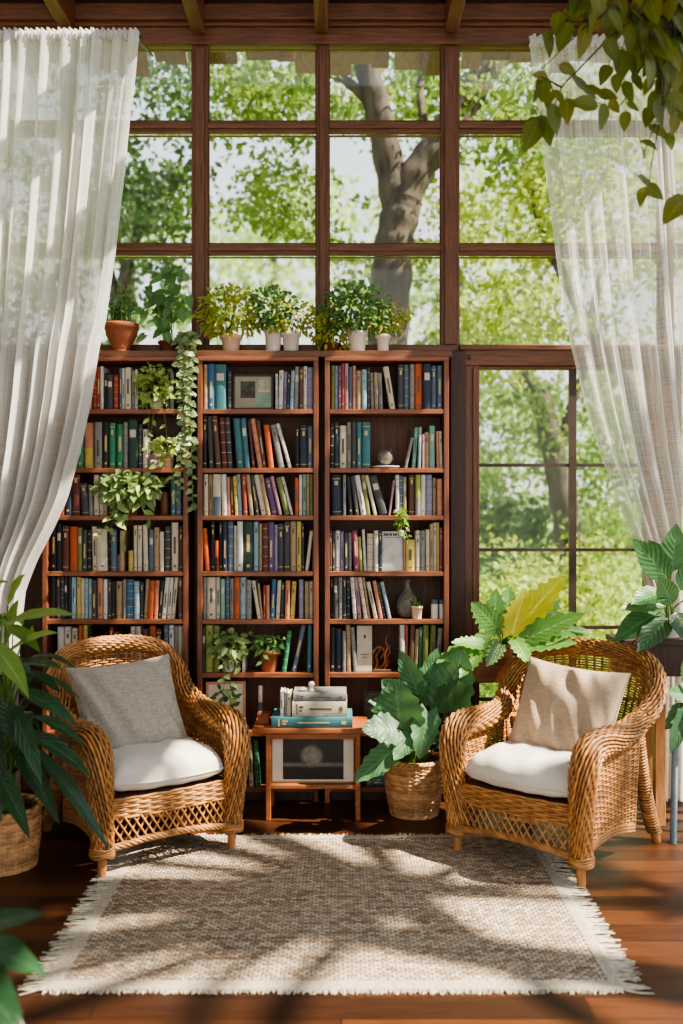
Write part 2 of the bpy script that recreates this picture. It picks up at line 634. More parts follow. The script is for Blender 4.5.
def catmull(P, n):
    """n samples on a Catmull-Rom spline through P"""
    P = np.asarray(P, float)
    Q = np.vstack([2 * P[0] - P[1], P, 2 * P[-1] - P[-2]])
    t = np.linspace(0, len(P) - 1 - 1e-9, n)
    i = t.astype(int)
    f = (t - i)[:, None]
    a, b, c, d = Q[i], Q[i + 1], Q[i + 2], Q[i + 3]
    return 0.5 * (2 * b + (c - a) * f + (2 * a - 5 * b + 4 * c - d) * f ** 2 + (3 * b - a - 3 * c + d) * f ** 3)


def resample(P, n):
    d = np.concatenate([[0], np.cumsum(np.linalg.norm(np.diff(P[:, :3], axis=0), axis=1))])
    t = np.linspace(0, d[-1], n)
    return np.stack([np.interp(t, d, P[:, k]) for k in range(P.shape[1])], -1), d[-1]


def weave(mb, S, nst, rows, amp, r, closed=False, m=0, tilt=0.0, stake_r=None, n=4, vr=(0.0, 1.0)):
    """weavers run along u at the given rows of v, passing over and under nst stakes"""
    k = 2 * nst + (0 if closed else 1)
    us = np.arange(k) / (2 * nst)
    for j, v0 in enumerate(rows):
        vs = np.full(k, v0) + tilt * np.sin(2 * PI * us)
        p = S(us, vs)
        e = 1e-3
        du = S(us + e, vs) - S(us - e, vs)
        dv = S(us, vs + e) - S(us, vs - e)
        nn = np.cross(du, dv)
        nn /= np.linalg.norm(nn, axis=1, keepdims=True) + 1e-9
        off = np.zeros(k)
        off[::2] = amp * np.where((np.arange(len(off[::2])) + j) % 2 == 0, 1, -1)
        p = p + nn * off[:, None]
        mb.tube(p, r * rng.uniform(0.88, 1.12), n=n, closed=closed, m=m, cap=False)
    if stake_r:
        vv = np.linspace(vr[0], vr[1], 14)
        for i in range(nst + (0 if closed else 1)):
            mb.tube(S(np.full(14, i / nst), vv), stake_r, n=5, m=m)


# ------------------------------------------------------------------ leaves
def prof(kind, t):
    if kind == 'lance':
        return np.sin(PI * np.clip(t, 0, 1) ** 0.85) ** 0.9
    if kind == 'ovate':
        return np.sin(PI * t ** 0.7) ** 0.85
    if kind == 'heart':
        return np.where(t < 0.22, 0.55 + 0.45 * np.sin(t / 0.22 * PI / 2), np.cos((t - 0.22) / 0.78 * PI / 2) ** 0.8)
    if kind == 'lobed':
        b = np.where(t < 0.25, 0.5 + 0.5 * np.sin(t / 0.25 * PI / 2), np.cos((t - 0.25) / 0.75 * PI / 2) ** 0.75)
        return b * (0.92 + 0.08 * np.cos(t * 2 * PI * 5))
    if kind == 'split':
        b = np.where(t < 0.25, 0.5 + 0.5 * np.sin(t / 0.25 * PI / 2), np.cos((t - 0.25) / 0.75 * PI / 2) ** 0.7)
        return b * (0.85 + 0.15 * np.cos(t * 2 * PI * 6 + 0.4))
    return np.sin(PI * t)


def leaf(mb, base, d, up, Lg, Wd, kind='ovate', droop=0.25, fold=0.18, segs=6, wave=0.0, m=0, curl=0.0):
    base, d, up = A(*base), unit(d), unit(up)
    s = np.cross(d, up)
    if np.linalg.norm(s) < 1e-3:
        s = np.cross(d, A(1, 0.2, 0.1))
    s = unit(s)
    n = np.cross(s, d)
    t = np.linspace(0, 1, segs + 1)
    w = 0.5 * Wd * prof(kind, t)
    w[-1] = 0.0005
    if kind in ('lance', 'ovate'):
        w[0] = 0.0006
    c = base + d * (Lg * t)[:, None] - A(0, 0, 1) * (droop * Lg * t ** 2)[:, None] + n * (curl * Lg * np.sin(PI * t))[:, None]
    big = Wd > 0.05
    us = np.array([-1, -0.55, 0, 0.55, 1]) if big else np.array([-1, 0, 1.0])
    back = np.zeros(segs + 1)
    if kind in ('heart', 'lobed', 'split'):
        back = np.where(t < 0.3, (0.3 - t) / 0.3, 0) * Lg * 0.16
    wv = wave * Wd * np.sin(t * 17 + rng.uniform(0, 6))
    P = np.zeros((segs + 1, len(us), 3))
    for i, u in enumerate(us):
        P[:, i] = c + s * (u * w)[:, None] + n * (fold * abs(u) ** 1.3 * w + wv * abs(u))[:, None] - d * (back * abs(u))[:, None]
        if big:   # cupped blade
            P[:, i] -= n * (0.25 * fold * w * (u ** 2))[:, None]
    uv = np.zeros((segs + 1, len(us), 2))
    uv[..., 0] = (us * 0.5 + 0.5)[None]
    uv[..., 1] = t[:, None]
    mb.grid(P, m=m, uv=uv)


def rdir(n=1, zlo=-1, zhi=1):
    z = rng.uniform(zlo, zhi, n)
    a = rng.uniform(0, 2 * PI, n)
    r = np.sqrt(1 - z * z)
    return np.stack([r * np.cos(a), r * np.sin(a), z], -1)


def bush(mb, c, R, n, L, Wd, kind='ovate', shell=0.35, droop=0.3, segs=3, zlo=-0.7):
    """n small leaves filling an ellipsoid, facing outwards"""
    D = rdir(n, zlo, 1)
    rr = rng.uniform(shell, 1, n) ** 0.6
    for i in range(n):
        p = A(*c) + D[i] * A(*R) * rr[i]
        d = unit(D[i] + rng.normal(0, 0.55, 3))
        l = L * rng.uniform(0.65, 1.2)
        leaf(mb, p, d, rng.normal(0, 0.5, 3) + A(0, -0.6, 0.7), l, l * Wd / L, kind, droop, 0.15, segs)


def trail(fm, sm, pts, L, Wd, step, kind='heart', r=0.0018, segs=3, face=(0, -1, 0.4)):
    """a trailing stem with leaves alternating along it"""
    c = catmull(pts, 40)
    c, ln = resample(c, max(4, int(ln_est(c) / 0.02)))
    sm.tube(c, r, n=4)
    k = max(2, int(ln / step))
    idx = np.linspace(0, len(c) - 1, k).astype(int)
    for q, i in enumerate(idx):
        tan = c[min(i + 1, len(c) - 1)] - c[max(i - 1, 0)]
        side = unit(np.cross(tan, A(0, -1, 0.1))) * (1 if q % 2 else -1)
        d = unit(side + rng.normal(0, 0.35, 3) + A(0, -0.5, -0.3))
        l = L * rng.uniform(0.65, 1.2)
        leaf(fm, c[i] + d * 0.004, d, A(*face) + rng.normal(0, 0.3, 3), l, l * Wd / L, kind, 0.25, 0.15, segs)


def ln_est(c):
    return float(np.sum(np.linalg.norm(np.diff(c, axis=0), axis=1)))


def pot(parent, mat, r_top, r_bot, h, name='pot', rim=0.006, base=(0, 0, 0), soil=True, n=28):
    mb = MB()
    rl = h * 0.2
    mb.lathe([(r_bot * 0.94, 0), (r_bot, 0.004), (r_top * 0.97, h - rl), (r_top + rim, h - rl + 0.002), (r_top + rim, h - 0.002),
              (r_top + rim - 0.003, h), (r_top - 0.004, h), (r_top - 0.006, h - 0.02)], base, n)
    o = mb.build(name, mat, parent)
    if soil:
        sb = MB()
        sb.lathe([(0.001, h - 0.012), (r_top - 0.005, h - 0.016)], base, n, cap_b=False)
        sb.build('soil', M['soil'], parent)
    return o

WORLD_STRENGTH, SUN_STRENGTH, EXPOSURE = 1.85, 23.0, -0.13

# ================================================================== THE ROOM
YW = 4.62      # inner face of the window wall
YB = 4.42      # front of the bookcases
def zw(py): return Z(py, YW)
def xw(px): return X(px, YW)

sbox('floor', (-2.6, -0.8, -0.06), (2.9, 4.80, 0.0), M['floor'])
sbox('ceiling', (-2.2, 4.14, 3.93), (2.2, 4.80, 4.0), M['dark_wood'])
sbox('ceiling', (-2.2, -0.8, 3.93), (2.2, 3.35, 4.0), noise_mat('ceiling_boards', '#6a4a34', '#8a6548', 6, 0.6, 0.2, (14, 1.2, 14)))
sbox('trim_30', (-2.2, 3.28, 3.80), (2.2, 3.38, 4.0), M['wood_h'], 0.006)
sbox('wall_left', (-2.3, 0.8, 0.0), (-2.2, 4.80, 4.0), noise_mat('cream_plaster', '#b9ab98', '#cbbfae', 3, 0.9, 0.1))

# posts of the window wall
POSTS = [(60, 74), (192, 208), (316, 329), (441, 459), (660, 674)]
for k, (a, b) in enumerate(POSTS):
    bot = 0.0
    mb = MB()
    mb.box(A(xw(a), YW, bot), A(xw(b), YW + 0.06, 3.93))
    mb.box(A(xw(a) + 0.016, YW - 0.014, zw(345)), A(xw(b) - 0.016, YW, zw(48)))   # raised fillet on the face
    struct(mb.build('trim_%d' % (k + 1), M['wood_v'], smooth=False, bevel=0.004))
sbox('trim_6', (-2.2, YW + 0.01, 0), (xw(-95), YW + 0.09, 3.93), M['wood_v'])
sbox('trim_7', (xw(785), YW + 0.01, 0), (2.2, YW + 0.09, 3.93), M['wood_v'])
# header boards under the ceiling
mb = MB()
mb.box(A(-2.2, YW - 0.02, zw(45.5)), A(2.2, YW + 0.045, zw(29)))
mb.box(A(-2.2, YW - 0.035, zw(29)), A(2.2, YW + 0.10, zw(25)))
struct(mb.build('trim_8', M['wood_h'], smooth=False, bevel=0.004))
sbox('trim_9', (-2.2, YW - 0.06, zw(25)), (2.2, YW + 0.10, zw(9)), M['wood_h'], 0.006)
sbox('trim_10', (-2.2, YW, zw(9)), (2.2, YW + 0.10, 3.93), M['dark_wood'])
# rafters
for k, px in enumerate((-60, 72, 200, 322, 450, 590, 720)):
    sbox('trim_%d' % (20 + k), (xw(px) - 0.032, 3.38, zw(39)), (xw(px) + 0.032, YW - 0.06, 3.93),
         noise_mat('rafter_wood', '#553020', '#7a4a33', 6, 0.5, 0.2, (14, 1.2, 14)) if k == 0 else bpy.data.materials['rafter_wood'], 0.006)
# transom: sill behind the plants and the door head
mb = MB()
mb.box(A(-2.2, YW - 0.01, zw(358)), A(xw(459), YW + 0.12, zw(345)))
struct(mb.build('trim_11', M['wood_h'], smooth=False, bevel=0.004))
mb = MB()
mb.box(A(xw(459), YW - 0.02, zw(366)), A(2.2, YW + 0.05, zw(346)))
mb.box(A(xw(459), YW - 0.035, zw(351)), A(2.2, YW - 0.02, zw(346)))
struct(mb.build('trim_12', M['wood_h'], smooth=False, bevel=0.004))
# panelling behind and beside the bookcases
sbox('wall_back', (-2.2, YW + 0.005, 0), (xw(459), YW + 0.09, zw(357)), M['dark_wood'])
sbox('baseboard_back', (-2.2, YW - 0.012, 0), (xw(459), YW + 0.005, 0.10), M['wood_h'], 0.004)
sbox('trim_13', (xw(449), YW - 0.05, 0), (xw(464), YW, zw(352)), M['dark_wood'], 0.006)

# window columns, each with a sash frame round three panes
COLS = [(-95, 60), (74, 192), (208, 316), (329, 441), (459, 660), (674, 785)]
ROWS = [(48, 120), (134, 243), (256, 345)]
for k, (a, b) in enumerate(COLS):
    mb = MB()
    x0, x1 = xw(a), xw(b)
    for (p0, p1) in ((120.5, 132), (243.5, 254.5)):
        mb.box(A(x0, YW + 0.008, zw(p1)), A(x1, YW + 0.035, zw(p0)))
        mb.box(A(x0, YW - 0.004, zw(p1) + 0.018), A(x1, YW + 0.008, zw(p0) - 0.018))
    for (t, bt) in ROWS:
        z0, z1 = zw(bt), zw(t)
        f = 0.005
        mb.box(A(x0, YW + 0.012, z0), A(x0 + f, YW + 0.034, z1))
        mb.box(A(x1 - f, YW + 0.012, z0), A(x1, YW + 0.034, z1))
        mb.box(A(x0 + f, YW + 0.012, z0), A(x1 - f, YW + 0.034, z0 + f))
        mb.box(A(x0 + f, YW + 0.012, z1 - f), A(x1 - f, YW + 0.034, z1))
    fr = struct(mb.build('window_%d' % (k + 1), M['wood_h'], smooth=False, bevel=0.003))
    for (t, bt) in ROWS:
        pb = MB()
        pb.box(A(x0 + 0.002, YW + 0.021, zw(bt) - 0.004), A(x1 - 0.002, YW + 0.024, zw(t) + 0.004))
        pb.build('pane', M['glass'], fr, smooth=False)

# glazed garden door: slim dark glazing bars
mb = MB()
x0, x1 = xw(464), xw(660)
mb.box(A(x0, YW - 0.02, 0), A(xw(479), YW + 0.05, zw(366)))
mb.box(A(xw(645), YW, 0), A(x1, YW + 0.05, zw(366)))
mb.box(A(xw(479), YW, 0.0), A(xw(645), YW + 0.05, 0.075))
mb.box(A(xw(479), YW, zw(369)), A(xw(645), YW + 0.05, zw(366)))
mb.box(A(xw(472), YW - 0.03, 0.0), A(xw(476), YW - 0.02, zw(368)))
door = struct(mb.build('door_1', M['wood_v'], smooth=False, bevel=0.004))
gb = MB()
gb.box(A(xw(570), YW + 0.01, 0.075), A(xw(577), YW + 0.034, zw(369)))
for p in (465, 550, 628, 700):
    gb.box(A(xw(479), YW + 0.015, zw(p) - 0.008), A(xw(645), YW + 0.04, zw(p) + 0.008))
gb.build('glazing_bars', noise_mat('dark_bar', '#2f241c', '#4a382b', 8, 0.5), door, smooth=False)
pb = MB()
pb.box(A(xw(478), YW + 0.026, 0.07), A(xw(646), YW + 0.029, zw(368)))
pb.build('pane', M['glass'], door, smooth=False)
kb = MB()
kb.box(A(xw(467.5), YW - 0.026, zw(360)), A(xw(470.5), YW - 0.018, zw(356)))
kb.tube([A(xw(469), YW - 0.03, zw(358)), A(xw(469), YW - 0.02, zw(358))], 0.007, 10)
kb.build('catch', M['metal_rod'], door)
# the last bay beside the door
mb = MB()
for (a, b, lo, hi) in ((674, 682, 0, zw(366)), (777, 785, 0, zw(366))):
    mb.box(A(xw(a), YW, lo), A(xw(b), YW + 0.08, hi))
mb.box(A(xw(682), YW, 0), A(xw(777), YW + 0.08, 0.075))
d2 = struct(mb.build('window_7', M['wood_v'], smooth=False, bevel=0.004))
pb = MB()
pb.box(A(xw(681), YW + 0.038, 0.07), A(xw(778), YW + 0.042, zw(366)))
pb.build('pane', M['glass'], d2, smooth=False)

# shingled eave outside, its boards hanging below the window head
mb = MB()
x = -3.2
while x < 3.2:
    w = rng.uniform(0.10, 0.22)
    d = rng.uniform(0.0, 0.09)
    sl = rng.uniform(-0.03, 0.03)
    y0 = 5.55 + rng.uniform(-0.02, 0.02)
    v = np.array([[x, y0 - 0.9, 4.30], [x + w - 0.008, y0 - 0.9, 4.30], [x + w - 0.008 + sl, y0, 3.985 - d], [x + sl, y0, 3.985 - d]])
    v2 = v + A(0, 0.004, 0.022)
    mb.add(np.vstack([v, v2]), [[0, 1, 2, 3], [7, 6, 5, 4], [0, 4, 5, 1], [1, 5, 6, 2], [2, 6, 7, 3], [3, 7, 4, 0]])
    x += w
mb.box(A(-3.2, 4.75, 4.0), A(3.2, 4.95, 4.32))
struct(mb.build('roof_eave', M['shingle'], smooth=False))

# ================================================================== BOOKCASES
zb = lambda py: Z(py, YB)
xb = lambda px: X(px, YB)
SH = [409, 468, 515.5, 571.5, 619.5, 673, 732, 787.5]     # front top edges of the shelves in the photo
TH = 0.022
CASES = {'ivy': (42, 188, 'tall brown bookcase half hidden behind the gathered dense white curtain'),
         'mid': (197, 318.5, 'tall brown bookcase between the other two, holding a framed print on top shelf'),
         'door': (324.5, 449, 'tall brown bookcase beside the glazed garden door, with glass vase on shelf')}
for key, (a, b, lab) in CASES.items():
    x0, x1 = xb(a), xb(b)
    root = empty('bookcase', ((x0 + x1) / 2, YB + 0.095, 0), lab, 'bookcase', 'wall of bookcases')
    loc = A((x0 + x1) / 2, YB + 0.095, 0)
    P = lambda lo, hi, nm, mt, bv=0.003: [mb.build(nm, M[mt], root, smooth=False, bevel=bv) for mb in [MB()] if mb.box(A(*lo) - loc, A(*hi) - loc) is None]
    t = 0.024
    yk = YW - 0.015
    P((x0, YB, 0), (x0 + t, yk, zb(358)), 'side_panel', 'shelf_v')
    P((x1 - t, YB, 0), (x1, yk, zb(358)), 'side_panel', 'shelf_v')
    P((x0, YB - 0.004, zb(361)), (x1, yk, zb(356.5)), 'top_panel', 'shelf_h')
    P((x0 - 0.016, YB + 0.012, zb(356.5)), (x1 + 0.016, yk, zb(350)), 'cornice', 'wood_h')
    P((x0 + t, yk - 0.012, 0.02), (x1 - t, yk, zb(361)), 'backboard', 'back_v', 0)
    for s in SH:
        P((x0 + t, YB + 0.002, zb(s) - TH), (x1 - t, yk - 0.012, zb(s)), 'shelf', 'shelf_h', 0.002)
    P((x0 + t, YB + 0.02, 0), (x1 - t, YB + 0.035, zb(SH[-1]) - TH), 'plinth', 'dark_wood')

# ---------------------------------------------------------------- BOOKS
BC = dict(navy='#22324d', blue='#2f6d9a', skyblue='#93b4c4', teal='#3a7d88', mint='#7fb8a6', green='#2c9163', forest='#27493d',
          olive='#7f8c3c', lime='#a3b348', yellow='#d9be54', cream='#d9ccb0', white='#dedad1', grey='#8f8f8b', charcoal='#45444a',
          black='#1e1d20', brown='#6a4530', tan='#b8976f', red='#b23a2b', orange='#dd5a1e', salmon='#d98b68', pink='#c48f9c',
          magenta='#9c3d66', purple='#6d4a80', lavender='#9391b4', maroon='#6e2f2e', slate='#5a6f86')
WORD = dict(skyblue='pale blue', mint='mint green', forest='dark green', slate='slate blue', lime='lime green')
for c, h in BC.items():
    r, g, b = (int(h[i:i + 2], 16) for i in (1, 3, 5))
    gm = (r + g + b) / 3
    r, g, b = (int((gm + (q - gm) * 0.85) * 0.95) for q in (r, g, b))
    h = '#%02x%02x%02x' % (r, g, b)
    dk = '#%02x%02x%02x' % (int(r * .82), int(g * .82), int(b * .82))
    M['b_' + c] = noise_mat('book_cloth_' + c, dk, h, 22, 0.55, 0.12, (1, 1, 1), bscale=400)
M['gilt'] = noise_mat('spine_gilt', '#b09a62', '#cbb67c', 50, 0.5)
M['ink'] = noise_mat('spine_dark', '#4a4540', '#5f574e', 50, 0.6)
M['label_w'] = noise_mat('spine_pale', '#b5ad9c', '#c6beae', 50, 0.7)
DARK = {'navy', 'blue', 'teal', 'green', 'forest', 'charcoal', 'black', 'brown', 'red', 'magenta', 'purple', 'maroon', 'slate'}


def book_mesh(name, w, h, d, col, style, col2=None):
    """upright book, spine towards -Y; pivot at its lower corner x=0, y=0, z=0"""
    mb = MB()
    c = 0.0022
    # boards
    mb.box(A(0, 0.003, 0), A(c, d, h))
    mb.box(A(w - c, 0.003, 0), A(w, d, h))
    # rounded spine, cut into bands
    k = 7
    a = np.linspace(-1, 1, k)
    sx = w / 2 + a * w / 2
    sy = 0.004 - np.sqrt(np.maximum(0, 1 - a ** 2)) * min(0.006, w * 0.25)
    cuts = sorted(set([0.0, 1.0] + style[0]))
    zz = np.array(cuts) * h
    P = np.zeros((k, len(zz), 3))
    P[..., 0] = sx[:, None]
    P[..., 1] = sy[:, None]
    P[..., 2] = zz[None]
    mi = np.zeros((k - 1, len(zz) - 1), int)
    for lo, hi, m in style[1]:
        for j in range(len(zz) - 1):
            if cuts[j] >= lo - 1e-6 and cuts[j + 1] <= hi + 1e-6:
                mi[:, j] = m
                if m in (2, 4) and hi - lo > 0.02:       # lettering keeps to the middle of the spine
                    mi[:2, j] = mi[-2:, j] = 0
                    if m == 4:
                        mi[1, j] = mi[-2, j] = 4
    mb.grid(P, m=0)
    mb.qm[-1] = mi.ravel()
    # page block
    mb.box(A(c, 0.004, 0.002), A(w - c, d - 0.003, h - 0.004), m=1)
    light = 'ink' if col not in DARK else 'gilt'
    return mb.build(name, [M['b_' + col], M['paper'], M[light], M['b_' + (col2 or col)], M['label_w']], smooth=False)


def spine_style(col2=None):
    r = rng.random()
    if col2:
        return [0.45], [(0.0, 0.45, 3)]
    if r < 0.3:
        t = rng.uniform(0.7, 0.8)
        return [0.08, 0.095, t, t + 0.1, 0.9, 0.915], [(0.08, 0.095, 2), (t, t + 0.1, 2), (0.9, 0.915, 2)]
    if r < 0.55:
        a = rng.uniform(0.25, 0.4)
        return [a, a + 0.35, 0.08, 0.13], [(a, a + 0.35, 2), (0.08, 0.13, 2)]
    if r < 0.62:
        return [0.64, 0.80], [(0.64, 0.80, 4)]
    if r < 0.85:
        cs, fs = [], []
        for q in (0.1, 0.3, 0.5, 0.7, 0.88):
            cs += [q, q + 0.012]
            fs.append((q, q + 0.012, 2))
        return cs, fs
    return [0.1, 0.14], [(0.1, 0.14, 2)]


SHELFNAME = ['top', 'second', 'third', 'fourth', 'fifth', 'sixth', 'seventh', 'lowest']
CASENAME = {'ivy': 'curtained bookcase', 'mid': 'middle bookcase', 'door': 'glass-door bookcase'}
